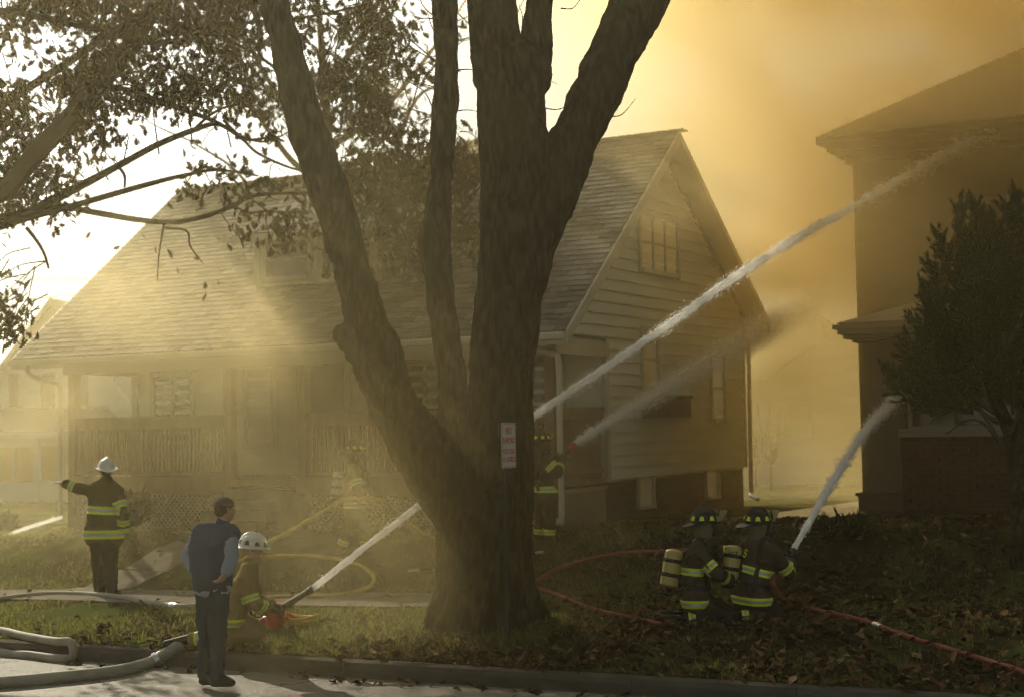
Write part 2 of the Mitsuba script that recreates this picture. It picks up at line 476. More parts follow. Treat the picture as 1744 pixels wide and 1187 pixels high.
# siding of the gable side, one board each
EXP = .186
z, k = 1.545, 0
while z < 7.1:
    za, zb = z, z + EXP + .012
    ya = 1.80 if zb < 3.80 else max(-.33, YR - (ZR - .2 - zb) / SF)
    yb = min(7.90, YR + (ZR - .2 - zb) / SB)
    if yb - ya > .25:
        ya0 = 1.80 if zb < 3.80 else max(-.33, YR - (ZR - .2 - za) / SF)
        yb0 = min(7.90, YR + (ZR - .2 - za) / SB)
        o = rng.normal(0, .0015)
        V = np.array([[-.034, ya0, za], [-.034, yb0, za], [.034 + o, yb0, za], [.034 + o, ya0, za], [-.034, ya, zb], [-.034, yb, zb], [-.004 + o, yb, zb], [-.004 + o, ya, zb]])
        hobj('siding_board', trimesh.convex.convex_hull(V), 'm_siding')
    z += EXP
z = 1.62
while z < 3.65:                                    # front wall under the porch roof
    V = np.array([[x, y, zz] for x in (-L + .06, -.05) for y, zz in ((1.779, z), (1.74, z), (1.765, z + .19), (1.779, z + .19))])
    hobj('siding_board', trimesh.convex.convex_hull(V), 'm_siding')
    z += EXP
for y in (1.76, 7.93):
    hobj('corner_board', box(-.06, .036, y - .06, y + .045, 1.53, 3.74 if y < 2 else roofz(7.95) - .2), 'm_trim')
hobj('corner_board', box(-L - .03, -L + .1, 1.70, 1.80, 1.53, 3.74), 'm_trim')


def window(parent, u0, u1, z0, z1, at, M_, cols=1, rows=2, trim='m_trim', blind='m_blind', fw=.075, out=.06):
    """a sash window in the plane local y = 0 of frame M_ looking to -y; x along, z up"""
    W = new_key('window', parent)
    F_ = [box(u0 - fw, u0, -out, .0, z0 - fw, z1 + fw), box(u1, u1 + fw, -out, .0, z0 - fw, z1 + fw), box(u0, u1, -out + .003, .0, z1, z1 + fw), box(u0, u1, -out - .03, .0, z0 - fw, z0)]
    obj('frame', xf(cat(F_), M_), trim, W)
    b = [box(u0 + (u1 - u0) * i / cols - .028, u0 + (u1 - u0) * i / cols + .028, -out + .012, -.004, z0, z1) for i in range(1, cols)]
    b += [box(u0, u1, -out + .016, -.006, z0 + (z1 - z0) * j / rows - .02, z0 + (z1 - z0) * j / rows + .02) for j in range(1, rows)]
    if b:
        obj('sash_bar', xf(cat(b), M_), trim, W)
    obj('blind', xf(box(u0, u1, -.014, -.005, z0, z1), M_), blind, W)
    obj('pane', xf(trimesh.Trimesh([[u0, -.026, z0], [u1, -.026, z0], [u1, -.026, z1], [u0, -.026, z1]], [[0, 1, 2], [0, 2, 3]], process=False), M_), 'm_glass', W)
    return W


SIDE = MH @ frame([.012, 0, 0], [0, 1, 0], [-1, 0, 0], [0, 0, 1])          # x -> local y, looking to +x
window(BW, 3.10, 4.66, 4.98, 5.9, None, SIDE, cols=3, out=.055)
window(BW, 3.10, 3.66, 3.02, 3.95, None, SIDE, out=.055)
window(BW, 6.17, 6.75, 2.46, 3.60, None, SIDE, out=.055)
BASE = MH @ frame([-.05, 0, 0], [0, 1, 0], [-1, 0, 0], [0, 0, 1])
window(BW, 2.95, 3.52, 1.06, 1.50, None, BASE, rows=1, fw=.05)
window(BW, 5.95, 6.50, 1.06, 1.50, None, BASE, rows=1, fw=.05)
FRONT = MH @ frame([0, 1.762, 0], [1, 0, 0], [0, 1, 0], [0, 0, 1])
window(BW, -7.14, -6.60, 2.16, 3.45, None, FRONT, out=.07)
window(BW, -9.35, -8.45, 2.16, 3.45, None, FRONT, cols=2, blind='m_dark', out=.07)
window(BW, -4.25, -2.9, 2.16, 3.45, None, FRONT, cols=3, blind='m_dark', out=.07)
window(BW, -1.9, -.8, 2.16, 3.45, None, FRONT, cols=2, blind='m_dark', out=.07)
D_ = new_key('door', BW)
obj('panel', xf(box(-5.85, -4.95, 1.70, 1.76, 1.62, 3.60), MH), 'm_dark', D_)
obj('frame', xf(cat([box(-5.95, -5.85, 1.68, 1.77, 1.6, 3.66), box(-4.95, -4.85, 1.68, 1.77, 1.6, 3.66), box(-5.85, -4.95, 1.683, 1.77, 3.6, 3.66)]), MH), 'm_trim', D_)
obj('handle', xf(tube([[-5.05, 1.66, 2.55], [-5.05, 1.66, 2.68]], .014, 6), MH), 'm_metal', D_)
# window planter on the side wall
PL = new_key('planter_box', BW)
obj('box', xf(box(.035, .26, 3.0, 4.6, 2.50, 2.82), MH), 'm_foundation', PL)
obj('rim', xf(box(.036, .285, 2.97, 4.63, 2.825, 2.88), MH), 'm_dark', PL)


# roof
def slope_box(x0, x1, y0, y1, th, lift=0., s=SF, y_ref=YR):
    f = (lambda y: ZR - s * abs(YR - y))
    V = np.array([[x, y, f(y) + lift + d] for x in (x0, x1) for y in (y0, y1) for d in (0, -th)])
    return trimesh.convex.convex_hull(V)


RF = hobj('roof', cat([slope_box(LX, RX, -.4, YR, .10), slope_box(LX, RX, YR, 8.37, .06, s=SB)]), 'm_shingle_0')
for y0, y1, s in ((-.42, YR + .01, SF), (YR + .012, 8.39, SB)):
    hobj('rake_board', slope_box(RX, RX + .03, y0, y1, .2 if s == SF else .13, .012, s), 'm_trim')
    hobj('rake_board', slope_box(LX - .03, LX, y0, y1, .2, .012, s), 'm_trim')
hobj('rake_soffit', slope_box(.045, RX - .004, -.39, YR, .02, -.104, SF), 'm_trim')
hobj('rake_soffit', slope_box(.045, RX - .004, YR + .005, 8.36, .02, -.064, SB), 'm_trim')
hobj('fascia', box(LX, RX, -.43, -.402, ZE - .2, ZE - .02), 'm_trim')
hobj('fascia', box(LX, RX, 8.372, 8.40, roofz(8.37) - .2, roofz(8.37) - .02), 'm_trim')
hobj('soffit', box(LX + .02, RX - .02, -.398, .0, ZE - .16, ZE - .13), 'm_trim')
hobj('porch_ceiling', box(-L, -.05, .16, 1.77, 3.70, 3.745), 'm_trim')
g = np.array([[-.43, -.02], [-.54, -.02], [-.55, -.05], [-.53, -.12], [-.44, -.13]])
hobj('gutter', prism_x([(a, ZE + b - .005) for a, b in g], LX + .02, RX), 'm_gutter')
cosr = math.cos(math.atan(SF))
rows = int((YR + .4) / cosr / .142)
cells = []
for r in range(rows):
    ya = -.42 + r * .142 * cosr
    x = LX - .15 * (r % 2)
    while x < RX - .02:
        xa, xb = max(x + .004, LX), min(x + .30, RX)
        if xb - xa > .06 and ya < YR - .05:
            cells.append((xa, xb, ya))
        x += .304


def shingle(xa, xb, ya):
    yb = min(ya + .175 * cosr, YR)
    th = .014 + rng.uniform(0, .008)
    z0, z1 = ZR - SF * (YR - ya), ZR - SF * (YR - yb)
    V = np.array([[xa, ya, z0 + .004], [xb, ya, z0 + .004], [xb, ya - .005, z0 + th + .006], [xa, ya - .005, z0 + th + .006], [xa, yb, z1 + .001], [xb, yb, z1 + .001], [xb, yb, z1 + .006], [xa, yb, z1 + .006]])
    F = [[0, 1, 2], [0, 2, 3], [3, 2, 6], [3, 6, 7], [0, 3, 7], [0, 7, 4], [1, 5, 6], [1, 6, 2]]
    return trimesh.Trimesh(V, F, process=False)


hidden = lambda c: -6.2 < (c[0] + c[1]) / 2 < -3.7 and c[2] > 1.0
cells = sorted([c for c in cells if not hidden(c)], key=lambda c: -((c[0] > -2.0) * 5 + c[0] * .15))
rest = {0: [], 1: [], 2: [], 3: []}
for i, c in enumerate(cells):
    var = int(rng.choice(4, p=[.38, .27, .2, .15]))
    if i < 300:
        hobj('shingle', shingle(*c), f'm_shingle_{var}', RF)
    else:
        rest[var].append(shingle(*c))
for v in rest:
    hobj('shingle_field', cat(rest[v]), f'm_shingle_{v}', RF, kind='stuff')
cap = [box(x, x + .24, -.13, .13, 0, .016) for x in np.arange(LX, RX - .1, .16)]
hobj('ridge_cap', cat([xf(c, frame([0, YR, ZR + .006 + .005 * (i % 2)], [1, 0, 0], [0, 1, 0], [0, 0, 1])) for i, c in enumerate(cap)]), 'm_shingle_1', RF)

# dormer
DM = new_key('dormer', BW)
DX0, DX1, DY, DZ = -6.2, -3.68, .92, 5.76
dz = lambda y: DZ + (y - .6) * (ZR - .06 - DZ) / (YR - .6)
obj('wall', xf(prism_x([(DY, roofz(DY) - .05), (3.8, roofz(3.8) - .02), (3.8, dz(3.8) - .06), (DY, dz(DY) - .06)], DX0, DX1), MH), 'm_siding', DM)
V = np.array([[x, y, dz(y) + d] for x in (DX0 - .3, DX1 + .38) for y in (.58, YR - .02) for d in (0, -.07)])
DR = obj('roof', xf(trimesh.convex.convex_hull(V), MH), 'm_shingle_1', DM)
sl = (ZR - .06 - DZ) / (YR - .6)
ms = []
for r in range(24):
    ya = .57 + r * .142
    for x in np.arange(DX0 - .3 - .15 * (r % 2), DX1 + .36, .304):
        xa, xb = max(x, DX0 - .3), min(x + .3, DX1 + .38)
        if xb - xa > .05 and ya + .17 < YR:
            ms.append(trimesh.convex.convex_hull(np.array([[xx, yy, dz(yy) + d] for xx in (xa, xb) for yy, d in ((ya, .002), (ya, .02 + rng.uniform(0, .006)), (ya + .17, .002), (ya + .17, .006))])))
obj('shingle_field', xf(cat(ms), MH), 'm_shingle_3', DR, kind='stuff')
obj('fascia', xf(box(DX0 - .3, DX1 + .38, .55, .578, DZ - .15, DZ - .015), MH), 'm_trim', DM)
for k in range(6):
    za = 4.86 + k * .16
    ye = YR - (ZR - za - .03) / SF
    y2 = 3.4
    if za + .15 < dz(DY):
        obj('siding_board', xf(trimesh.convex.convex_hull(np.array([[DX1 - .01, max(ye - .2, DY), za], [DX1 + .03, max(ye - .2, DY), za], [DX1 - .01, max(ye, DY), za + .16], [DX1 + .006, max(ye, DY), za + .16],
            [DX1 - .01, y2, za], [DX1 + .03, y2, za], [DX1 - .01, y2, za + .16], [DX1 + .006, y2, za + .16]])), MH), 'm_siding', DM)
DF = MH @ frame([0, DY - .001, 0], [1, 0, 0], [0, 1, 0], [0, 0, 1])
window(DM, -6.0, -5.12, 5.02, 5.62, None, DF, blind='m_dark', fw=.09)
window(DM, -4.82, -3.95, 5.02, 5.62, None, DF, blind='m_dark', fw=.09)
for x in (DX0, DX1):
    obj('corner_board', xf(box(x - .05, x + .05, DY - .035, DY + .06, 4.84, 5.68), MH), 'm_trim', DM)

# porch
PC = new_key('porch', BW)
obj('floor', xf(box(-L, 0.0, -.02, 1.74, 1.50, 1.60), MH), 'm_deck', PC)
obj('header', xf(cat([box(-L - .03, .03, -.03, .16, 3.46, 3.70), box(-.13, .027, .16, 1.70, 3.47, 3.70), box(-L - .027, -L + .13, .16, 1.70, 3.47, 3.70)]), MH), 'm_trim', PC)
for x in (-9.72, -6.15, -4.62, -.10):
    obj('post', xf(box(x - .075, x + .075, -.005, .145, 1.6, 3.46), MH), 'm_deck', PC)
    obj('pier', xf(box(x - .09, x + .09, .0, .15, .45, 1.5), MH), 'm_foundation', PC)
for x0, x1 in ((-9.64, -6.225), (-4.545, -.175)):
    obj('top_rail', xf(cat([box(x0, x1, .02, .12, 2.60, 2.68), box(x0, x1, .035, .105, 2.46, 2.602)]), MH), 'm_deck', PC)
    obj('bottom_rail', xf(box(x0, x1, .03, .11, 1.67, 1.74), MH), 'm_deck', PC)
    for x in np.arange(x0 + .06, x1, .088):
        obj('baluster', xf(box(x - .022, x + .022, .05, .09, 1.74, 2.46), MH), 'm_deck', PC)
    obj('skirt_board', xf(box(x0 - .1, x1 + .1, -.035, -.022, 1.40, 1.66), MH), 'm_deck', PC)
for xs, nm in ((-.065, 'right'), (-L + .065, 'left')):
    obj('top_rail', xf(cat([box(xs - .05, xs + .05, .15, 1.69, 2.60, 2.68), box(xs - .03, xs + .03, .15, 1.69, 2.5, 2.602)]), MH), 'm_deck', PC)
    obj('bottom_rail', xf(box(xs - .035, xs + .035, .15, 1.69, 1.67, 1.74), MH), 'm_deck', PC)
    for y in np.arange(.21, 1.68, .088 if nm == 'right' else .22):
        obj('baluster', xf(box(xs - .03, xs + .01, y - .032, y + .032, 1.5 if nm == 'right' else 1.74, 2.5), MH), 'm_deck', PC)


def lattice(u0, u1, z0, z1, M_):
    """strips laid in both diagonals across a rectangle, local x along, looking to -y"""
    ms = []
    h = z1 - z0
    for sgn, off in ((1, 0), (-1, -.011)):
        for a in np.arange(u0 - h, u1 + h, .10):
            p, q = np.array([a, z0]), np.array([a + sgn * h, z1])
            if sgn < 0:
                p, q = p + [h * 0, 0], q
            lo, hi = 0., 1.
            for tt in (0,):
                dx = q[0] - p[0]
                t0, t1 = sorted(((u0 - p[0]) / dx, (u1 - p[0]) / dx))
                lo, hi = max(0, t0), min(1, t1)
            if hi - lo > .05:
                A, B = p + (q - p) * lo, p + (q - p) * hi
                ms.append(beam([A[0], off, A[1]], [B[0], off, B[1]], .034, .009, (0, 1, 0)))
    ms += [box(u0 - .03, u1 + .03, -.03, -.019, z1 - .05, z1), box(u0 - .03, u1 + .03, -.03, -.019, z0, z0 + .05)]
    return xf(cat(ms), M_)


FP = MH @ frame([0, .02, 0], [1, 0, 0], [0, 1, 0], [0, 0, 1])
obj('lattice_panel', lattice(-9.64, -6.3, .58, 1.42, FP), 'm_lattice', PC, kind='stuff')
obj('lattice_panel', lattice(-4.5, -.2, .70, 1.42, FP), 'm_lattice', PC, kind='stuff')
obj('lattice_panel', lattice(.16, 1.66, .80, 1.46, MH @ frame([-.02, 0, 0], [0, 1, 0], [-1, 0, 0], [0, 0, 1])), 'm_lattice', PC, kind='stuff')
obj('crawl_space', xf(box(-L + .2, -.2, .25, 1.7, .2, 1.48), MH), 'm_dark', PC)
for k in range(5):
    zt = 1.6 - (k + 1) * .155
    obj('step', xf(box(-6.04, -4.74, -.26 * (k + 1), -.26 * k - (.003 if k else .022), zt - .15, zt), MH), 'm_concrete', PC)
obj('downspout', xf(tube(smooth_path([[-10.32, -.49, 3.66], [-10.3, -.47, 3.52], [-10.22, -.38, 3.42], [-9.98, -.1, 3.32], [-9.93, -.06, 3.18], [-9.93, -.06, 2.4], [-9.93, -.06, .85]], 5), .042, 8), MH), 'm_gutter', BW)
obj('downspout', xf(tube(smooth_path([[-.38, -.49, 3.64], [-.34, -.45, 3.55], [.0, -.12, 3.47], [.1, -.07, 3.33], [.1, -.07, 2.4], [.1, -.07, 1.12], [.06, -.12, 1.03], [-.02, -.3, .97]], 5), .046, 8), MH), 'm_gutter', BW)
obj('downspout', xf(tube(smooth_path([[.08, 8.04, 4.0], [.08, 8.02, 2.5], [.08, 8.0, 1.1], [.12, 7.9, 1.0], [.3, 7.75, .92]], 5), .045, 8), MH), 'm_gutter', BW)

# ------------------------------------------------------------------ the burning house on the right
OR = P(1460, 600, 24.5)
OR[2] = 0
MR = frame(OR, ER, DD, [0, 0, 1])
BH = thing('burning_house', 'tall dark two storey house wrapped in thick smoke, with a hip roofed brick porch', 'house')


def robj(name, mesh, mat, parent=BH, **kw):
    return obj(name, xf(mesh, MR), mat, parent, **kw)


robj('wall', cat([box(.02, 1.9, 0, 9, .5, 6.72), box(1.9, 3.0, 0, 9, .5, 4.35), box(1.9, 3.0, 0, 9, 5.85, 6.72), box(3.0, 11, 0, 9, .5, 6.72), box(1.85, 3.05, .4, .5, 4.2, 6.0)]), 'm_stucco')


def hip_roof(x0, x1, y0, y1, z, pitch, th=.16):
    h = min(x1 - x0, y1 - y0) / 2
    zr = z + h * pitch
    if y1 - y0 < x1 - x0:
        r0, r1 = (x0 + h, (y0 + y1) / 2), (x1 - h, (y0 + y1) / 2)
    else:
        r0, r1 = ((x0 + x1) / 2, y0 + h), ((x0 + x1) / 2, y1 - h)
    V = [[x0, y0, z], [x1, y0, z], [x1, y1, z], [x0, y1, z], [*r0, zr], [*r1, zr]]
    V += [[a, b, z - th] for a, b in ((x0, y0), (x1, y0), (x1, y1), (x0, y1))]
    return trimesh.convex.convex_hull(np.array(V))


robj('roof', hip_roof(-.42, 11.5, -.6, 9.6, 7.10, .60, .02), 'm_far_roof')
robj('eave', cat([box(-.42, 11.5, -.6, 9.6, 6.98, 7.075)]), 'm_stucco')
for k, (a, b) in enumerate(((-.3, 6.87), (-.18, 6.78), (-.08, 6.7))):
    robj('cornice', box(a, 11.3, a - .12 + k * .03, 9.3, b, b + .10), 'm_stucco')
for x0, x1, z0, z1 in ((4.6, 5.7, 4.35, 5.85), (7.2, 8.3, 4.35, 5.85)):
    window(BH, x0, x1, z0, z1, None, MR @ frame([0, -.001, 0], [1, 0, 0], [0, 1, 0], [0, 0, 1]), blind='m_dark', trim='m_sill', fw=.09)
robj('window_frame', cat([box(1.82, 1.9, -.05, .1, 4.27, 5.93), box(3.0, 3.08, -.05, .1, 4.27, 5.93), box(1.9, 3.0, -.047, .1, 5.85, 5.93), box(1.88, 3.02, -.09, .1, 4.27, 4.35)]), 'm_sill')
RP = new_key('porch', BH)
pf = -1.73
obj('wall', xf(cat([box(.56, 1.12, pf, -.003, .5, 3.62), box(1.12, 1.2, pf + .02, -.003, 2.25, 3.62), box(1.12, 9, pf + .02, -.003, 3.25, 3.6), box(4.0, 4.5, pf + .02, -.003, .5, 3.25), box(1.2, 9.0, pf + .9, -.003, 2.2, 3.3)]), MR), 'm_stucco', RP)
obj('backing', xf(box(1.12, 9, pf + .07, -.003, .45, 2.14), MR), 'm_mortar', RP)
bricks = []
for r in range(20):
    for x in np.arange(1.14 - .11 * (r % 2), 8.9, .22):
        xa, xb = max(x, 1.13), min(x + .208, 8.95)
        if xb - xa > .05:
            bricks.append((xa, xb, .6 + r * .077, .6 + r * .077 + .066))
bricks.sort(key=lambda b: b[0])
far = []
for i, b in enumerate(bricks):
    q = box(b[0], b[1], pf + .008 + rng.uniform(0, .012), pf + .075, b[2], b[3])
    if i < 300:
        obj('brick', xf(q, MR), 'm_brick', RP)
    else:
        far.append(q)
obj('brickwork', xf(cat(far), MR), 'm_brick', RP, kind='stuff')
obj('sill', xf(cat([box(1.1, 9, pf - .07, pf + .12, 2.14, 2.21), box(1.1, 9, pf - .03, pf + .1, 2.215, 2.27)]), MR), 'm_sill', RP)
window(RP, 1.28, 2.55, 2.30, 3.20, None, MR @ frame([0, pf + .12, 0], [1, 0, 0], [0, 1, 0], [0, 0, 1]), cols=1, rows=1, blind='m_dark', trim='m_sill', fw=.06)
window(RP, 2.72, 3.9, 2.30, 3.20, None, MR @ frame([0, pf + .12, 0], [1, 0, 0], [0, 1, 0], [0, 0, 1]), cols=2, rows=1, blind='m_dark', trim='m_sill', fw=.06)
obj('water_table', xf(cat([box(.46, 1.13, pf - .08, -.1, 1.0, 1.24), box(.42, 1.13, pf - .1, -.1, 1.24, 1.29), box(.62, 1.12, pf + .04, -.1, .4, 1.0)]), MR), 'm_foundation', RP)
obj('roof', xf(cat([hip_roof(.30, 9.6, pf - .40, 1.6, 3.90, .34, .02), box(.24, 9.6, pf - .46, -.02, 3.80, 3.868), box(.30, 9.6, pf - .40, -.02, 3.72, 3.797)]), MR), 'm_far_roof', RP)
obj('cornice', xf(cat([box(.36, 9.5, pf - .3, -.02, 3.655, 3.717), box(.46, 9.5, pf - .15, -.02, 3.60, 3.652)]), MR), 'm_stucco', RP)

# ------------------------------------------------------------------ houses and gardens farther off
def plain_house(name, label, org, ang, w, d, h, rise, wall, wins, roof='m_far_roof', over=.3, shutters=False, boards=None):
    """gable to the front (local -y); org = middle of the front wall on the ground"""
    K = thing(name, label, 'house')
    a = math.radians(ang)
    Mx = frame(org, [math.cos(a), math.sin(a), 0], [-math.sin(a), math.cos(a), 0], [0, 0, 1])
    m = trimesh.creation.extrude_polygon(Polygon([(-w / 2, -.5), (w / 2, -.5), (w / 2, h), (0, h + rise), (-w / 2, h)]), d, engine='earcut')
    obj('wall', xf(m, Mx @ frame([0, d, 0], [1, 0, 0], [0, 0, 1], [0, -1, 0])), wall, K)
    if boards:
        for i, zz in enumerate(np.arange(.2, h + rise - .2, boards)):
            half = w / 2 if zz + boards < h else (h + rise - zz - boards) / rise * w / 2
            if half > .2:
                obj('siding_board', xf(trimesh.convex.convex_hull(np.array([[x, y, z_] for x in (-half, half) for y, z_ in ((.01, zz), (-.03, zz), (-.004, zz + boards), (.01, zz + boards))])), Mx), wall, K)
    s = rise / (w / 2)
    R = []
    for sg in (-1, 1):
        V = [[sg * x, y, h + rise - s * x + dz_] for x in (0, w / 2 + over) for y in (-over, d + over) for dz_ in (.02, .14)]
        R.append(trimesh.convex.convex_hull(np.array(V)))
    obj('roof', xf(cat(R), Mx), roof, K)
    R = []
    for sg in (-1, 1):
        V = [[sg * x, y, h + rise - s * x + dz_] for x in (0.0, w / 2 + over) for y in (-over - .04, -over - .004) for dz_ in (-.10, .12)]
        R.append(trimesh.convex.convex_hull(np.array(V)))
    obj('rake_board', xf(cat(R), Mx), 'm_white_wall', K)
    Fx = Mx @ frame([0, -.035, 0], [1, 0, 0], [0, 1, 0], [0, 0, 1])
    for (x0, x1, z0, z1, bl) in wins:
        W = window(K, x0, x1, z0, z1, None, Fx, trim='m_white_wall', blind=bl)
        if shutters:
            for xx in (x0 - .42, x1 + .10):
                obj('shutter', xf(box(xx, xx + .32, -.05, 0, z0 - .05, z1 + .05), Fx), 'm_shutter', W)
    return K, Mx


wo = P(92, 865, 48)
WH, WM = plain_house('white_house', 'white gabled house with shutters and a glazed porch in the haze at far left', wo, -6, 5.4, 8, 3.3, 3.4, 'm_white_wall',
                     [(-1.05, -.45, 3.35, 4.35, 'm_blind'), (.15, .75, 3.35, 4.35, 'm_blind')], shutters=True, boards=.24)
WP = new_key('porch', WH)
obj('wall', xf(cat([box(-4.2, 2.4, -2.2, -.06, -.4, .95), box(-4.2, 2.4, -2.2, -.06, 2.05, 2.35)]), WM), 'm_white_wall', WP)
obj('roof', xf(trimesh.convex.convex_hull(np.array([[-4.5, -2.6, 2.36], [2.7, -2.6, 2.36], [2.7, -.05, 2.36], [-4.5, -.05, 2.36], [-3.6, -.05, 3.25], [1.8, -.05, 3.25], [-4.5, -2.6, 2.46], [2.7, -2.6, 2.46]])), WM), 'm_far_roof', WP)
obj('eave_board', xf(box(-4.55, 2.75, -2.66, -2.61, 2.33, 2.50), WM), 'm_white_wall', WP)
for x in (-4.1, -2.6, -1.1, .4, 2.3):
    obj('post', xf(box(x - .09, x + .09, -2.24, -2.06, -.4, 2.34), WM), 'm_white_wall', WP)
for x0 in (-4.0, -2.5, -1.0, .5, 1.35):
    W = new_key('window', WP)
    obj('pane', xf(box(x0, x0 + (.8 if x0 > 0 else 1.3), -2.12, -2.09, .97, 2.03), WM), 'm_amber', W)
    obj('frame', xf(cat([box(x0 - .03, x0 + .03, -2.17, -2.06, .96, 2.04), box(x0 + .62, x0 + .68, -2.167, -2.06, .96, 2.04)]), WM), 'm_white_wall', W)
plain_house('yellow_house', 'yellow house with a pale roof seen through the porch opening behind the white house', P(215, 870, 62), 2, 9, 8, 4.6, 2.2, 'm_yellow_wall',
            [(-1.4, -.75, 3.0, 4.1, 'm_blind'), (1.2, 1.9, 3.0, 4.1, 'm_blind')], roof='m_white_wall')
plain_house('garage', 'pale garage far back between the two houses, almost lost in smoke', P(1370, 822, 46), 8, 7.2, 7, 3.2, 2.2, 'm_white_wall', [(-1.0, .2, 1.4, 2.4, 'm_blind')], boards=.25)


def leaf_cloud(c, r, n, size, seed, squash=1.):
    g = np.random.default_rng(seed)
    d = g.normal(0, 1, (n, 3))
    d /= np.linalg.norm(d, axis=1, keepdims=True)
    p = np.asarray(c) + d * (g.uniform(0, 1, (n, 1)) ** .45) * np.array([r, r, r * squash])
    k = meshkit.fbm(p * 1.1, 2, seed) > .44
    p = p[k]
    n = len(p)
    a, b = g.normal(0, size, (n, 3)), g.normal(0, size, (n, 3))
    return trimesh.Trimesh(np.stack([p - a, p + b, p + a, p - b], 1).reshape(-1, 3), (np.arange(n)[:, None] * 4 + np.array([[0, 1, 2, 0, 2, 3]])).reshape(-1, 3), process=False)


FT = thing('far_tree', 'hazy distant tree rising behind the bungalow roof between the two stems', 'tree')
q = P(800, 640, 62)
obj('trunk', tube([[q[0], q[1], 0], [q[0] + .2, q[1], 6], [q[0], q[1], 12]], [.4, .3, .1], 7), 'm_twig', FT)
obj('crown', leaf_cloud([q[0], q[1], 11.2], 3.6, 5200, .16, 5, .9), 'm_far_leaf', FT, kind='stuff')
for i, (u, v, D, h) in enumerate(((1286, 830, 39, 1.35), (1313, 828, 38, 1.5))):
    K = thing('sapling', ['thin bare sapling beside the rear corner of the bungalow, nearer to its wall', 'thin bare sapling with a wider twiggy crown right of the other sapling'][i], 'sapling', 'saplings behind the bungalow')
    b = P(u, v, D)
    obj('trunk', tube([b - [0, 0, .1], b + [.02, 0, h * .45]], [.035, .025], 6), 'm_twig', K)
    tw = []
    for k in range(26):
        a = rng.uniform(0, 6.28)
        d = np.array([math.cos(a) * rng.uniform(.1, .5), math.sin(a) * .4, rng.uniform(.5, 1.6)]) * rng.uniform(.5, 1)
        s0 = b + np.array([.02, 0, h * rng.uniform(.35, .5)])
        tw.append(tube(smooth_path([s0, s0 + d * [.7, .7, .4], s0 + d], 3), np.linspace(.016, .004, 7), 4))
    obj('branches', cat(tw), 'm_twig', K)


def bush(name, label, c, r, h, n, mat, seed, blade=.12, parent=None):
    g = np.random.default_rng(seed)
    K = thing(name, label, 'shrub')
    st_, lv = [], []
    for i in range(n):
        a, e = g.uniform(0, 6.28), g.uniform(.25, 1.2)
        d = np.array([math.cos(a) * math.cos(e) * r, math.sin(a) * math.cos(e) * r, math.sin(e) * h]) * g.uniform(.75, 1.05)
        p0 = np.asarray(c) + [math.cos(a) * .06, math.sin(a) * .06, -.02]
        st_.append(tube([p0, p0 + d * .5 + [0, 0, .03], p0 + d], [.009, .007, .003], 4))
        for k in range(7):
            q = p0 + d * g.uniform(.45, 1.03)
            v1, v2 = g.normal(0, blade * .28, 3) + unit(d) * blade * .5, g.normal(0, blade * .22, 3)
            lv.append([q - v2 * .5, q + v2 * .5, q + v1])
    obj('stem', cat(st_), 'm_twig', K)
    lv = np.array(lv).reshape(-1, 3)
    obj('leaves', trimesh.Trimesh(lv, np.arange(len(lv)).reshape(-1, 3), process=False), mat, K, kind='stuff')


bush('low_shrub', 'small spiky dark shrub on the lawn left of the burning house', G(1437, 913), .36, .34, 110, 'm_juniper', 3)
bush('clipped_shrub', 'brown shrub at the left edge of the lawn', G(4, 905), .30, .42, 90, 'm_juniper', 4)
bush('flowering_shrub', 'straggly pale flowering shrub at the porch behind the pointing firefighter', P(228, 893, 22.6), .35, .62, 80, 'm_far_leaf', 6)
for i in range(9):
    q = G(62 + i * 9 + rng.uniform(-2, 2), 907 + rng.uniform(-3, 3))
    s = hull([(q + rng.normal(0, .05, 3) * [1, 1, .3], rng.uniform(.03, .06)) for _ in range(4)], 8)
    obj('border_stone', to_tri(s), 'm_concrete', None, label=('first', 'second', 'third', 'fourth', 'fifth', 'sixth', 'seventh', 'eighth', 'ninth')[i] + ' small pale stone from the left, edging the bed at the left porch corner', cat='stone', group='stones edging the flower bed')
for i, (v0, v1) in enumerate(((470, 476), (512, 503))):
    K = [P(-120, v0 + 3, 40), P(-20, v0, 40), P(60, (v0 + v1) / 2 + 2, 40.5), P(150, v1, 41), P(420, v1 + 10, 43), P(900, v1 - 30, 46)]
    obj('power_line', tube(smooth_path(K, 5), .012, 4), 'm_dark', None, label=['thin overhead wire, upper of the two in the bright gap at left', 'thin overhead wire, lower of the two in the bright gap at left'][i], cat='wire', group='overhead wires')

# ------------------------------------------------------------------ the big tree
BT = thing('maple_tree', 'big dark many stemmed tree trunk in the middle of the lawn', 'tree')


def stem_chain(pts, D0):
    """pts: (u, v, width in px, depth offset) -> list of (point, radius)"""
    return [(P(u, v, D0 + d), w / 2 / FPX * (D0 + d)) for u, v, w, d in pts]


def chain_man(ch, n=20):
    return union([bone(a[0], b[0], a[1], b[1], n) for a, b in zip(ch[:-1], ch[1:])])


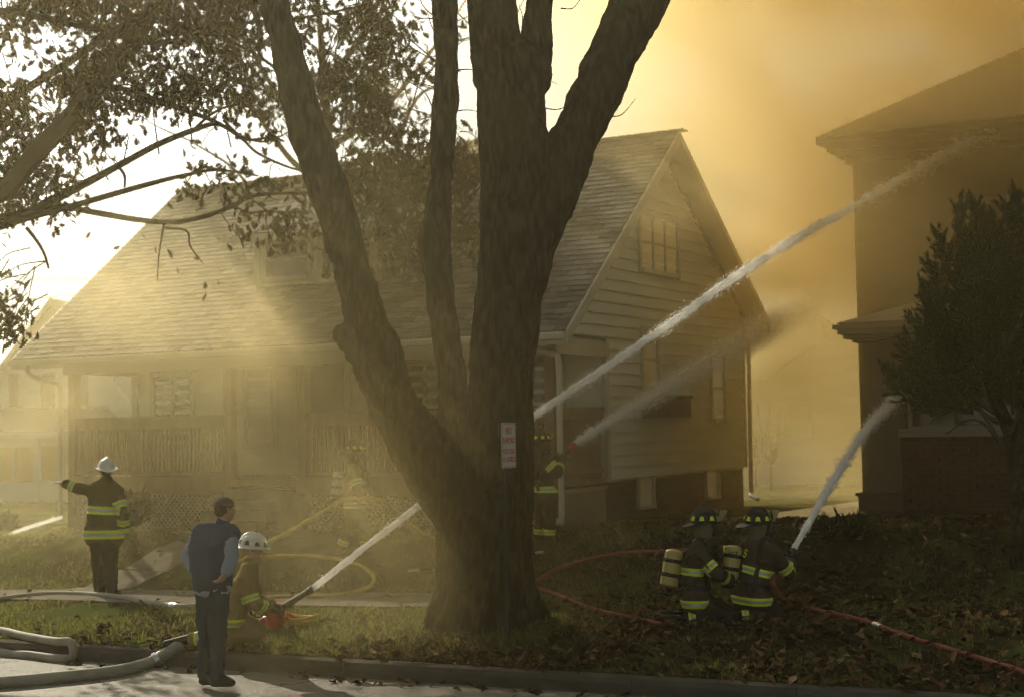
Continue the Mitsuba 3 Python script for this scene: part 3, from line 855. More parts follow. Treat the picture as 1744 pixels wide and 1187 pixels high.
TD = 16.0
main = stem_chain([(826, 1070, 200, 0), (826, 1020, 172, 0), (826, 960, 160, 0), (825, 900, 160, 0), (836, 840, 142, 0), (846, 760, 122, 0), (852, 650, 106, 0), (862, 560, 108, 0), (871, 480, 112, 0), (878, 400, 116, 0), (878, 300, 114, 0), (872, 220, 114, 0), (868, 150, 112, 0), (868, 110, 104, 0)], TD)
forkl = stem_chain([(850, 130, 92, 0), (843, 60, 84, -.05), (834, 0, 80, -.1), (815, -120, 70, -.3), (790, -300, 58, -.5)], TD)
forkr = stem_chain([(905, 140, 60, .1), (913, 80, 50, .2), (921, 0, 48, .3), (940, -140, 42, .5), (975, -320, 34, .8)], TD)
limb = stem_chain([(890, 480, 80, 0), (915, 400, 80, 0), (945, 310, 92, .05), (978, 240, 82, .1), (1016, 160, 84, .2), (1041, 100, 80, .3), (1066, 50, 82, .4), (1090, 0, 90, .5), (1150, -110, 76, .7), (1230, -280, 56, 1.0)], TD)
left = stem_chain([(800, 880, 120, .0), (745, 800, 108, -.05), (706, 745, 92, -.1), (674, 700, 78, -.1), (656, 650, 76, -.15), (645, 610, 80, -.2), (628, 560, 60, -.2), (612, 500, 60, -.25), (583, 400, 60, -.3), (551, 300, 59, -.4), (519, 200, 58, -.45), (492, 100, 56, -.5), (469, 0, 46, -.55), (440, -140, 40, -.6), (395, -320, 32, -.7)], TD)
stub = stem_chain([(650, 660, 60, -.2), (617, 610, 42, -.25), (588, 572, 31, -.3)], TD)
knot = stem_chain([(657, 622, 56, -.15), (664, 605, 44, -.12)], TD)
second = stem_chain([(790, 850, 70, .1), (778, 760, 62, .2), (773, 690, 52, .25), (768, 630, 47, .25), (758, 560, 46, .3), (750, 500, 43, .3), (744, 450, 43, .35), (739, 405, 47, .35), (745, 360, 38, .4), (754, 300, 32, .45), (757, 200, 37, .5), (762, 110, 36, .55), (757, 0, 38, .6), (748, -150, 32, .7), (735, -320, 25, .8)], TD)
roots = []
for a, ln, r0 in ((-2.75, .70, .24), (-1.9, .58, .2), (-.95, .60, .2), (-.2, .66, .24), (.7, .6, .2), (2.2, .6, .2), (3.0, .62, .2)):
    c = P(826, 1000, TD)
    e = np.array([c[0] + math.cos(a) * ln, c[1] + math.sin(a) * ln, 0])
    e[2] = float(gz(e[0], e[1])) - .02
    m_ = np.array([c[0] + math.cos(a) * ln * .55, c[1] + math.sin(a) * ln * .55, e[2] + .22])
    roots.append(hull([(c, .28), (m_, r0), (c + [0, 0, -.4], .4)], 14))
    roots.append(bone(m_, e, r0, .06, 14))
man = union([chain_man(c) for c in (main, forkl, forkr, limb, left, stub, knot, second)] + roots)
tm = to_tri(man.refine_to_length(.033))
tm = trimesh.Trimesh(tm.vertices, tm.faces, process=True)
v0_ = np.array(tm.vertices)
trimesh.smoothing.filter_taubin(tm, lamb=.5, nu=.52, iterations=14)
far_ = np.linalg.norm(tm.vertices - v0_, axis=1) > .12
tm.vertices = np.where(far_[:, None], v0_, tm.vertices)
nv = np.array(tm.vertex_normals)
q = tm.vertices
warp = meshkit.fbm(q * np.array([2.5, 2.5, .9]), 2, 2)[:, None] * .5
qq = q + warp
n1 = meshkit.fbm(qq * np.array([9, 9, 1.5]), 2, 1)
n2 = meshkit.fbm(qq * np.array([24, 24, 4.5]), 3, 6)
ridge = (1 - np.abs(2 * n1 - 1) * 3.0) * .8 + (n2 - .5) * 1.1
big = meshkit.fbm(q * 1.7, 3, 8) - .5
tm = trimesh.Trimesh(q + nv * (np.clip(ridge, -1.2, 1) * .033 + big * .09)[:, None], tm.faces, process=False)
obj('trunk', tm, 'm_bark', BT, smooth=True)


def twig(px, D0, r0, r1, n=6, sides=5):
    pts = smooth_path([P(u, v, D0 + (d[0] if d else 0)) for u, v, *d in px], n)
    return tube(pts, np.linspace(r0, r1, len(pts)), sides)


for tw in ([(746, 108), (715, 90), (690, 75)], [(745, 107), (710, 78), (684, 55), (668, 40)], [(744, 33), (720, 32), (703, 38)], [(745, 33), (720, 10), (712, -20)], [(748, 70), (735, 45), (728, 20)],
           [(741, 195), (725, 160), (705, 145), (680, 132)], [(742, 150), (730, 146), (712, 143)], [(778, 22), (795, 38), (806, 52)], [(779, 72), (795, 66), (812, 70)], [(777, 120), (800, 119), (820, 123)],
           [(776, 190), (795, 188), (812, 190)], [(718, 460), (700, 425), (680, 385), (655, 350)], [(719, 455), (712, 430), (705, 390)], [(766, 330), (790, 315), (815, 300)],
           [(920, 85), (930, 130), (950, 145)], [(927, 185), (950, 187), (973, 178)], [(1040, 200), (1060, 195), (1083, 168)], [(955, 15), (975, 15), (988, 0)], [(600, 150), (590, 155), (575, 170)],
           [(492, 140), (498, 148), (500, 152)], [(888, 60), (890, 30), (884, 10)], [(886, 70), (880, 30), (892, 0)], [(768, 50), (785, 70), (800, 68)]):
    obj('twig', twig(tw, TD + .2, .008, .003), 'm_twig', BT)

# ------------------------------------------------------------------ the oak on the left
OK_ = thing('oak_tree', 'oak with dark hanging autumn leaves reaching in from the upper left', 'tree')
OD = 22.2


def branch(px, D0=OD, n=6):
    """px: (u, v, width px, depth offset)"""
    pts = smooth_path([np.append(P(u, v, D0 + d), w) for u, v, w, d in px], n)
    return tube(pts[:, :3], pts[:, 3] / 2 / FPX * D0, 7)


ob = G(-330, 990)
obj('trunk', tube(smooth_path([ob - [0, 0, .2], P(-325, 800, 19.6), P(-310, 600, 19.6), P(-290, 400, 19.6), P(-270, 150, 19.5), P(-250, -150, 19.5), P(-220, -500, 19.4)], 4), np.interp(np.linspace(0, 1, 25), [0, .1, .5, 1], [.52, .38, .3, .14]), 12), 'm_bark', OK_)
limbs = [
    [(-310, 520, 44, -.4), (-180, 440, 34, -.2), (-60, 400, 30, 0), (0, 378, 26, 0), (50, 362, 20, 0), (105, 333, 17, .1), (160, 305, 14, .2), (210, 278, 12, .3), (270, 246, 11, .4), (330, 222, 10, .5), (372, 212, 8, .6), (420, 238, 6, .6), (470, 232, 4, .6)],
    [(0, 382, 22, 0), (50, 370, 13, -.2), (120, 352, 11, -.3), (190, 332, 10, -.3), (250, 315, 9, -.2), (310, 300, 7, 0), (370, 290, 5, .1), (440, 300, 3, .1)],
    [(20, 372, 16, .1), (90, 352, 10, .2), (160, 362, 11, .3), (230, 374, 10, .4), (290, 379, 9, .5), (340, 371, 9, .5), (390, 354, 8, .6), (430, 334, 7, .6), (480, 330, 5, .6), (540, 328, 4, .6), (610, 330, 4, .7), (670, 348, 3, .7)],
    [(-290, 420, 40, -.5), (-120, 390, 30, -.4), (0, 330, 30, -.3), (60, 262, 34, -.2), (110, 210, 34, -.1), (160, 155, 34, 0), (205, 100, 32, .1), (240, 50, 30, .2), (270, 0, 26, .3), (310, -100, 22, .4), (350, -250, 16, .5)],
    [(165, 152, 14, 0), (200, 150, 11, .2), (250, 164, 9, .3), (310, 187, 9, .5), (365, 207, 8, .7), (410, 235, 6, .8), (440, 262, 5, .8), (500, 288, 4, .9), (560, 298, 3, .9)],
    [(-270, 60, 34, -.4), (-100, 30, 22, -.2), (0, 20, 14, 0), (60, 28, 13, .1), (130, 42, 14, .2), (190, 54, 14, .3), (250, 72, 12, .4), (330, 66, 8, .5), (420, 40, 6, .6), (520, 30, 5, .6), (620, 10, 4, .6)],
    [(-260, -60, 30, -.3), (-60, -80, 20, 0), (150, -110, 16, .3), (330, -120, 13, .6), (500, -90, 10, .9), (600, -30, 7, 1.1), (660, 60, 5, 1.2), (690, 150, 4, 1.2)],
    [(240, 70, 12, .3), (300, 55, 9, .1), (360, 60, 8, 0), (430, 90, 6, 0), (520, 150, 5, .2), (600, 170, 4, .4), (660, 190, 3, .5)],
    [(330, 222, 6, .5), (360, 195, 5, .5), (400, 180, 4, .5), (450, 190, 3, .6)],
    [(380, 205, 5, .6), (410, 232, 5, .6), (450, 242, 4, .6), (480, 232, 3, .6)],
    [(45, 388, 7, .1), (62, 410, 6, .1), (75, 432, 5, .1), (83, 458, 4, .1)],
    [(280, 380, 5, .5), (276, 400, 4, .5), (270, 440, 3, .5), (268, 480, 2, .5)],
    [(282, 388, 5, .5), (318, 394, 4, .5), (324, 420, 3, .5), (345, 448, 2, .5)],
    [(400, 352, 4, .5), (425, 362, 4, .5), (460, 360, 3, .5), (500, 368, 2, .5)],
    [(310, 305, 4, .3), (350, 285, 4, .3), (390, 300, 3, .3), (430, 340, 3, .3), (455, 360, 2, .3)],
    [(200, 282, 6, .3), (212, 300, 5, .3), (212, 320, 4, .3)],
    [(-280, 300, 30, .5), (-100, 240, 20, 1.5), (80, 130, 16, 2.5), (250, 20, 12, 3.0), (420, -60, 9, 3.0)],
    [(560, 298, 4, .9), (620, 300, 4, 1.2), (690, 330, 4, 1.4), (740, 350, 3, 1.5), (800, 360, 2, 1.5)],
    [(560, 290, 4, .9), (640, 270, 4, 1.2), (720, 262, 3, 1.4), (800, 290, 2, 1.5)],
]
bpts = []
for b in limbs:
    obj('branch', branch(b), 'm_twig', OK_)
    bpts.append(smooth_path([P(u, v, OD + d) for u, v, w, d in b], 6))
bpts = np.vstack(bpts)

LEAF = np.array([[0, 0, 0], [.10, .10, .02], [.26, .05, 0], [.34, .22, .03], [.48, .09, 0], [.60, .24, .03], [.72, .08, 0], [.82, .15, .02], [1, 0, -.03]])
_h = np.vstack([LEAF, LEAF[1:-1] * [1, -1, 1]])
LF = np.array([[0, 1, 2], [2, 3, 4], [4, 5, 6], [6, 7, 8], [0, 9, 10], [10, 11, 12], [12, 13, 14], [14, 15, 8], [0, 2, 10], [2, 4, 10], [4, 12, 10], [4, 6, 12], [6, 14, 12], [6, 8, 14]])


def oak_leaves(pos, size, g):
    """lobed leaves hanging from pos"""
    n = len(pos)
    d = np.stack([g.normal(0, .55, n), g.normal(0, .55, n), -np.abs(g.normal(.75, .4, n))], -1)
    d /= np.linalg.norm(d, axis=1, keepdims=True)
    r = g.normal(0, 1, (n, 3))
    s = np.cross(d, r)
    s /= np.linalg.norm(s, axis=1, keepdims=True)
    w = np.cross(d, s)
    ln = g.uniform(.7, 1.2, n) * size
    V = pos[:, None] + ln[:, None, None] * (_h[None, :, :1] * d[:, None] + _h[None, :, 1:2] * s[:, None] * 1.6 + (_h[None, :, 2:] + .25 * np.abs(_h[None, :, 1:2]) - .12 * _h[None, :, :1] ** 2) * w[:, None])
    F = np.arange(n)[:, None, None] * len(_h) + LF[None]
    return V.reshape(-1, 3), F.reshape(-1, 3)


g = np.random.default_rng(21)
# clusters at twig ends; the crown is thick above and thins out downwards and to the right
uv = []
while len(uv) < 1250:
    u, v = g.uniform(-160, 860), g.uniform(-330, 480)
    top = 1.0
    if v > 150:
        top = max(0, 1 - (v - 150) / 190) * (.55 + .45 * (abs(u - 100) < 220))
    if u < 110 and v > 150:
        top = max(top, .95 * (1 - max(0, v - 270) / 120))
    if u > 560:
        top = np.interp(v, [-600, -60, 0, 260, 300, 420, 480], [.8, .8, .9, .9, .75, .5, 0]) * np.interp(u, [560, 680, 705, 735, 860], [1, 1, .25, .12, .1])
        if u > 640 and v > 205:
            top = max(top, np.interp(u, [640, 660, 800, 850], [0, .8, .7, 0]) * np.interp(v, [205, 250, 420, 470], [.3, .9, .7, 0]))
    nz = float(meshkit.fbm(np.array([[u / 85., v / 85., 3.]]), 2, 4)[0])
    gap = ss(.42, .50, nz)
    hole = ((u - 325) / 150) ** 2 + ((v - 240) / 68) ** 2 < 1 or ((u - 450) / 45) ** 2 + ((v - 100) / 30) ** 2 < 1 or ((u - 215) / 40) ** 2 + ((v - 120) / 30) ** 2 < 1 or ((u - 130) / 60) ** 2 + ((v - 60) / 22) ** 2 < 1 or ((u - 600) / 40) ** 2 + ((v - 240) / 25) ** 2 < 1 or ((u - 100) / 90) ** 2 + ((v - 270) / 45) ** 2 < .5 or ((u - 340) / 40) ** 2 + ((v - 90) / 25) ** 2 < 1
    if u < -20 or v < -60:
        top *= .33
    if hole:
        top *= .10
    if g.uniform() < top * (.12 + .88 * gap):
        uv.append((u, v, OD + g.uniform(-1.2, 3.0) if v < 200 else OD + g.uniform(-.2, 1.3)))
for lst in ([(60 + g.uniform(-70, 70), 300 + g.uniform(-35, 45), OD) for _ in range(26)], [(15 + g.uniform(-40, 40), 545 + g.uniform(-30, 25), OD - .3) for _ in range(12)],
            [(g.uniform(-40, 30), g.uniform(430, 520), OD - .3) for _ in range(8)], [(g.uniform(400, 540), g.uniform(300, 420), OD + .5) for _ in range(22)], [(g.uniform(300, 420), g.uniform(270, 330), OD + .2) for _ in range(8)]):
    uv += lst
posl = []
tws = []
for u, v, D in uv:
    c = P(u, v, D)
    k = int(g.integers(6, 15))
    posl.append(c + g.normal(0, 1, (k, 3)) * np.array([.14, .14, .12]))
    e = bpts[np.argmin(((bpts - c) ** 2).sum(1) + g.uniform(0, .6, len(bpts)))]
    dv = e - c
    if np.linalg.norm(dv) > .8:
        e = c + dv / np.linalg.norm(dv) * g.uniform(.35, .8) + g.normal(0, .12, 3)
        dv = e - c
    up_ = np.array([0, 0, .10 * np.linalg.norm(dv)])
    tws.append(tube(smooth_path([c - dv * .12 - up_ * .5, c, c + dv * .4 + up_ + g.normal(0, .04, 3), e], 3), np.linspace(.003, .011, 10), 4))
posl = np.vstack(posl)
V, F = oak_leaves(posl, .15, g)
obj('crown', trimesh.Trimesh(V, F, process=False), 'm_oak', OK_, kind='stuff')
obj('twigs', cat(tws), 'm_twig', OK_, kind='stuff')
lone = [(u, v) for u, v in ((200, 205), (190, 215), (232, 235), (205, 240), (280, 330), (330, 330), (265, 420), (285, 425), (350, 480), (370, 478), (352, 500), (300, 455), (330, 440), (410, 360), (365, 400), (480, 400), (500, 420), (520, 430), (540, 420), (470, 380), (205, 420), (240, 400), (155, 395), (90, 395), (130, 270), (165, 250), (60, 540), (45, 555))]
for i in range(len(lone)):
    u, v = lone[i]
    V, F = oak_leaves(P(u, v, OD + g.uniform(0, .8))[None], .16, g)
    obj('leaf', trimesh.Trimesh(V, F, process=False), 'm_oak', OK_)

# ------------------------------------------------------------------ the tree behind the bungalow
BK = thing('garden_tree', 'leafy autumn tree standing behind the bungalow, its crown filling the sky left of the trunk', 'tree')
gb = np.random.default_rng(77)
q = P(548, 640, 34.0)
tr_ = np.array([[q[0], q[1], -.2], [q[0] + .1, q[1], 3], [q[0] - .1, q[1], 6], [q[0] + .2, q[1], 9], [q[0], q[1], 12.5]])
obj('trunk', tube(smooth_path(tr_, 4), np.linspace(.32, .06, 17), 8), 'm_twig', BK)
ends, lvp = [], []
for i in range(560):
    u, v, D = gb.uniform(-20, 705), gb.uniform(-420, 225), gb.uniform(30.5, 37)
    if float(meshkit.fbm(np.array([[u / 95., v / 95., D / 5]]), 2, 9)[0]) < (.535 if v > -40 else .47) or ((u - 315) / 175) ** 2 + ((v - 245) / 85) ** 2 < 1 or (u < 190 and v > 60):
        continue
    c = P(u, v, D)
    if c[2] < 7.9 and D < 34:
        continue
    ends.append(c)
    lvp.append(c + gb.normal(0, 1, (int(gb.integers(22, 48)), 3)) * np.array([.42, .42, .34]))
V, F = oak_leaves(np.vstack(lvp), .17, gb)
obj('crown', trimesh.Trimesh(V, F, process=False), 'm_oak', BK, kind='stuff')
lim = []
for i in range(11):
    a_ = i * 2.4
    p0 = np.array([q[0], q[1], 3.6 + .65 * i])
    p3 = p0 + np.array([math.cos(a_) * gb.uniform(2.4, 4.6), math.sin(a_) * 2.2, gb.uniform(2.0, 4.2)])
    c_ = smooth_path([p0, p0 * .6 + p3 * .4 + gb.normal(0, .3, 3) + [0, 0, -.3], p0 * .3 + p3 * .7 + gb.normal(0, .3, 3), p3], 6)
    obj('branch', tube(c_, np.linspace(.09, .018, len(c_)), 6), 'm_twig', BK)
    lim.append(c_)
lim = np.vstack(lim)
bb = []
for c in ends:
    h_ = lim[np.argmin(((lim - c) ** 2).sum(1))]
    if np.linalg.norm(h_ - c) < 2.6:
        bb.append(tube(smooth_path([h_, h_ * .5 + c * .5 + gb.normal(0, .18, 3), c], 3), np.linspace(.022, .006, 7), 4))
obj('twigs', cat(bb), 'm_twig', BK, kind='stuff')

# ------------------------------------------------------------------ the juniper on the right
JN = thing('juniper_tree', 'dark evergreen with upright spires in front of the burning house at right', 'tree')
JD = 18.6
jb = G(1738, 965)
obj('trunk', cat([tube(smooth_path([jb - [0, 0, .15], P(1738, 880, jb[1]), P(1728, 760, JD), P(1700, 690, JD), P(1660, 600, JD - .2), P(1620, 520, JD - .3)], 5), np.linspace(.14, .04, 26), 8),
                  tube(smooth_path([P(1738, 850, jb[1]), P(1745, 700, JD), P(1750, 560, JD), P(1745, 420, JD)], 5), np.linspace(.12, .03, 16), 8),
                  tube(smooth_path([P(1735, 790, JD), P(1780, 680, JD), P(1840, 560, JD)], 5), np.linspace(.09, .03, 11), 7)]), 'm_bark', JN)
tips = [(1737, 338), (1692, 388), (1655, 340), (1630, 366), (1602, 405), (1583, 458), (1572, 500), (1558, 548), (1538, 592), (1509, 636), (1524, 672), (1572, 674), (1800, 330), (1860, 400), (1910, 500), (1880, 620), (1950, 640),
        (1716, 372), (1675, 385), (1643, 395), (1616, 432), (1598, 470), (1585, 520), (1570, 575), (1550, 622), (1530, 650), (1590, 660)]
tips += [(1680, 450), (1640, 490), (1612, 565), (1683, 565), (1725, 480), (1655, 610), (1722, 620), (1600, 620), (1780, 450), (1800, 590), (1640, 430), (1700, 510), (1565, 625), (1615, 665), (1670, 540), (1755, 400), (1745, 580), (1630, 540), (1590, 545), (1660, 410), (1710, 430), (1690, 640), (1740, 660), (1640, 660)]
gj = np.random.default_rng(31)
tri, jb_ = [], []
for i, (u, v) in enumerate(tips):
    front = i >= 27
    dpt = gj.uniform(-1.1, .4) if front else gj.uniform(-.5, .7)
    tip = P(u + gj.uniform(-5, 5), v + gj.uniform(-14, 8), JD + dpt)
    bs = P(1732 + (u - 1732) * gj.uniform(.5, .66), min(v + gj.uniform(130, 200), 705), JD + dpt * .5)
    axis = tip - bs
    Ln = np.linalg.norm(axis)
    jb_.append(tube(smooth_path([bs, bs + axis * .5 + [0, 0, -.08], tip], 4), np.linspace(.022, .004, 9), 5))
    e1 = unit(np.cross(axis, [0, 1, .2]))
    e2 = unit(np.cross(axis, e1))
    m_ = int(34 * Ln)
    t = np.linspace(.15, 1.0, m_) + gj.uniform(-.02, .02, m_)
    a = gj.uniform(0, 6.28, m_)
    rad = np.cos(a)[:, None] * e1 + np.sin(a)[:, None] * e2
    R = (.34 * np.sqrt(np.clip(1.02 - t, 0, 1)) + .03) * gj.uniform(.5, 1.25, m_)
    sb_ = bs + axis * t[:, None]
    sd_ = rad * R[:, None] + (unit(axis) * .5 + np.array([0, 0, .5])) * gj.uniform(.12, .26, (m_, 1))
    for p0, dv in zip(sb_, sd_):
        n = int(gj.integers(34, 60))
        q = gj.uniform(.1, 1, n)[:, None]
        p = p0 + dv * q + gj.normal(0, .020, (n, 3)) * (1.25 - q)
        d = unit(dv) + gj.normal(0, .38, (n, 3))
        d /= np.linalg.norm(d, axis=1, keepdims=True)
        s = np.cross(d, gj.normal(0, 1, (n, 3)))
        s = s / np.linalg.norm(s, axis=1, keepdims=True) * gj.uniform(.005, .011, n)[:, None]
        tri.append(np.stack([p - s, p + s, p + d * gj.uniform(.035, .085, n)[:, None]], 1))
tri = np.vstack(tri).reshape(-1, 3)
obj('foliage', trimesh.Trimesh(tri, np.arange(len(tri)).reshape(-1, 3), process=False), 'm_juniper', JN, kind='stuff')
for t_ in jb_:
    obj('branch', t_, 'm_twig', JN)
for px in ([(1690, 700), (1640, 670), (1590, 660), (1545, 668)], [(1700, 720), (1650, 690), (1600, 690), (1560, 672)], [(1715, 770), (1680, 725), (1650, 715), (1610, 740)], [(1720, 740), (1740, 690), (1760, 640)], [(1708, 760), (1670, 700), (1640, 690), (1625, 720)]):
    obj('branch', twig(px, JD - .3, .03, .006), 'm_twig', JN)

# ------------------------------------------------------------------ people
def hand_man(w, d, n, side, curl, k=1.0, r=1.0):
    """palm, four fingers and a thumb from the wrist w along d, palm facing n"""
    d, n = unit(d), unit(np.asarray(n) - unit(d) * np.dot(n, unit(d)))
    a = np.cross(d, n)
    out = [hull([(w, .028 * r), (w + d * .085 * k + a * .032 * k, .014 * r), (w + d * .088 * k - a * .032 * k, .014 * r), (w + d * .03 * k + a * .026 * k, .018 * r), (w + d * .03 * k - a * .026 * k, .018 * r)], 10)]
    for o, ln, cj in ((-.034, .058, .1), (-.012, .072, 0), (.011, .068, -.05), (.033, .054, .12)):
        p, ang = w + d * .088 * k + a * o * k, (curl + cj) * .6
        rr = .0105
        for sgm in (.45, .32, .25):
            dr_ = d * math.cos(ang) + n * math.sin(ang)
            q = p + dr_ * ln * sgm * k
            out.append(bone(p, q, rr * r, rr * .9 * r, 8))
            p, ang, rr = q, ang + curl * .55, rr * .92
    p = w + d * .028 * k + a * side * .03 * k
    for ln, mixn in ((.042, .35), (.03, .6)):
        q = p + unit(d * .62 + a * side * (.62 - mixn * .5) + n * mixn) * ln * k
        out.append(bone(p, q, .0135 * r, .0115 * r, 8))
        p = q
    return out


def head_man(c, f, up):
    """cranium, jaw, nose, ears, brow around the head centre c, looking along f"""
    f = unit(f)
    s = unit(np.cross(f, up))
    u = np.cross(s, f)
    W = lambda x, y, z: c + s * x + f * y + u * z
    out = [hull([(W(-.022, .02, .035), .062), (W(.022, .02, .035), .062), (W(0, -.035, .03), .066), (W(0, .0, .05), .062)]),
           hull([(W(-.03, .03, -.02), .045), (W(.03, .03, -.02), .045), (W(0, .058, -.082), .024), (W(-.035, .0, -.06), .028), (W(.035, .0, -.06), .028)]),
           hull([(W(0, .086, .01), .009), (W(0, .112, -.026), .012), (W(.012, .095, -.032), .010), (W(-.012, .095, -.032), .010)], 10),
           hull([(W(-.03, .083, .022), .009), (W(.03, .083, .022), .009)], 8), hull([(W(-.02, .083, -.058), .007), (W(.02, .083, -.058), .007)], 8)]
    for q in (-1, 1):
        out.append(hull([(W(q * .078, -.005, .012), .010), (W(q * .083, -.016, .02), .010), (W(q * .078, -.005, -.025), .009)], 8))
        out.append(sph(W(q * .031, .078, .004), .0115, 10))
    return out


def strip(mesh, a, b, t0, t1, out, rad):
    """the part of a garment between two cuts across a limb, lifted off the cloth"""
    a, b = np.asarray(a), np.asarray(b)
    ax = unit(b - a)
    ln = np.linalg.norm(b - a)
    m = trimesh.Trimesh(mesh.vertices + mesh.vertex_normals * out, mesh.faces, process=False)
    c = m.vertices[m.faces].mean(1) - a
    d = np.linalg.norm(c - np.outer(c @ ax, ax), axis=1)
    m.update_faces(d < rad)
    m = trimesh.intersections.slice_mesh_plane(m, ax, a + ax * ln * t0)
    m = trimesh.intersections.slice_mesh_plane(m, -ax, a + ax * ln * t1)
    return m if len(m.faces) else None


def tape(key, mesh, a, b, t, w, rad, label=None):
    ln = np.linalg.norm(np.asarray(b) - a)
    h = w / 2 / ln
    m1, m2 = strip(mesh, a, b, t - h, t + h, .006, rad), strip(mesh, a, b, t - h * .33, t + h * .33, .0095, rad)
    if m1 is not None:
        k = obj('reflective_band', m1, 'm_lime', key, smooth=True)
        if m2 is not None:
            obj('silver_strip', m2, 'm_silver', key, smooth=True)


def helmet(key, c, f, up, mat, refl='m_lime', k=1.0, visor=True):
    f = unit(f)
    s = unit(np.cross(f, up))
    u = np.cross(s, f)
    Mx = frame(c, s * k, f * k, u * k)
    H = new_key('helmet', key)
    th, ph = np.meshgrid(np.linspace(0, 2 * np.pi, 33), np.linspace(0, np.pi / 2, 10), indexing='ij')
    rib = 1 + .035 * np.clip(np.cos(8 * th) - .6, 0, 1) * np.cos(ph)
    X = .118 * np.cos(th) * np.cos(ph) ** .8 * rib
    Y = .142 * np.sin(th) * np.cos(ph) ** .8 * rib - .005
    Z = .135 * np.sin(ph) - .005
    Z += .025 * np.exp(-(X / .022) ** 2) * np.clip(Z / .08, 0, 1)
    V = np.stack([X, Y, Z], -1).reshape(-1, 3)
    i, j = np.meshgrid(np.arange(32), np.arange(9), indexing='ij')
    q = (i * 10 + j).ravel()
    F = np.vstack([np.stack([q, q + 10, q + 11], 1), np.stack([q, q + 11, q + 1], 1)])
    obj('shell', xf(trimesh.Trimesh(V, F, process=False), Mx), mat, H, smooth=True)
    t = np.linspace(0, 2 * np.pi, 41)
    inner = np.stack([.112 * np.cos(t), .136 * np.sin(t) - .005, t * 0], -1)
    drop = np.where(np.sin(t) < 0, -.045 * np.sin(t) ** 2, .006)
    outer = np.stack([.150 * np.cos(t), np.where(np.sin(t) < 0, .235, .180) * np.sin(t) - .005, drop], -1)
    V = np.vstack([inner, outer, inner - [0, 0, .012], outer - [0, 0, .010]])
    n = 41
    a = np.arange(40)
    F = np.vstack([np.stack([a, a + n, a + n + 1], 1), np.stack([a, a + n + 1, a + 1], 1), np.stack([a + 2 * n, a + 3 * n + 1, a + 3 * n], 1), np.stack([a + 2 * n, a + 2 * n + 1, a + 3 * n + 1], 1), np.stack([a + n, a + 3 * n, a + 3 * n + 1], 1), np.stack([a + n, a + 3 * n + 1, a + n + 1], 1)])
    obj('brim', xf(trimesh.Trimesh(V, F, process=False), Mx), mat, H, smooth=40)
    for q in range(8):
        a0 = (q + .5) * np.pi / 4
        V = []
        for da, z0 in ((-.20, .022), (.20, .022), (.12, .066), (-.12, .066)):
            p_ = math.asin(min(1, (z0 + .005) / .135))
            for e in (1.025, 1.055):
                V.append([.118 * math.cos(a0 + da) * math.cos(p_) ** .8 * e, .142 * math.sin(a0 + da) * math.cos(p_) ** .8 * e - .005, z0])
        obj('reflector', xf(trimesh.convex.convex_hull(np.array(V)), Mx), refl, H)
    fr = [[x, .150 - .02 * abs(x) * 10 + e, z] for x, z in ((-.035, .0), (.035, .0), (.045, .07), (0, .125), (-.045, .07)) for e in (0, .008)]
    obj('front_badge', xf(trimesh.convex.convex_hull(np.array(fr)), Mx), mat, H)
    if visor:
        tt = np.linspace(.15 * np.pi, .85 * np.pi, 13)
        V = np.vstack([np.stack([.150 * np.cos(tt), .168 * np.sin(tt) + .01, tt * 0 + .015], -1), np.stack([.150 * np.cos(tt), .205 * np.sin(tt) + .02, tt * 0 + .085], -1), np.stack([.140 * np.cos(tt), .215 * np.sin(tt) + .02, tt * 0 + .115], -1)])
        a = np.arange(12)
        F = np.vstack([np.stack([a + o, a + o + 1, a + o + 14], 1) for o in (0, 13)] + [np.stack([a + o, a + o + 14, a + o + 13], 1) for o in (0, 13)])
        obj('visor', xf(trimesh.Trimesh(V, F, process=False), Mx), 'm_visor', H, smooth=True)
    return H


def airpack(key, top, bot, r, back, mat, text=None):
    """a breathing-air cylinder standing off the back"""
    A = new_key('air_pack', key)
    ax = unit(top - bot)
    ln = np.linalg.norm(top - bot)
    prof = [(0, 0), (.45, .005), (.8, .03), (1, .075), (1, .5), (1, .9), (.97, .95), (.8, 1.0), (.4, 1.03), (0, 1.035)]
    z = np.array([p[1] for p in prof])
    obj('cylinder', tube([bot + ax * ln * b for a, b in prof], [max(r * a, .001) for a, b in prof], 20, False), mat, A, smooth=40)
    obj('valve', union_mesh([bone(bot - ax * .01, bot - ax * .07, .03, .022, 10), bone(bot - ax * .06, bot - ax * .06 + np.array([-.07, -.03, 0]), .016, .02, 10)]), 'm_dark', A)
    for t in (.34, .72):
        c = bot + ax * ln * t
        obj('strap', tube([c - ax * .02, c + ax * .02], r * 1.035, 20), 'm_dark', A, smooth=40)
    m = (top + bot) / 2
    e = unit(back - m)
    obj('backplate', union_mesh([hull([(m + e * (r + .02) + ax * ln * .4, .03), (m + e * (r + .02) - ax * ln * .42, .03), (m + e * (r + .06) + ax * ln * .45, .035), (m + e * (r + .06) - ax * ln * .4, .035)], 10)]), 'm_dark', A)
    if text:
        put_text(text[0], text[1], text[2], A, 'm_dark', scene_mesh=tube([bot, top], r * 1.0, 24, False))
    return A


def union_mesh(ms, L=None, it=6):
    u = union(ms)
    return soften(u, L, it) if L else to_tri(u)


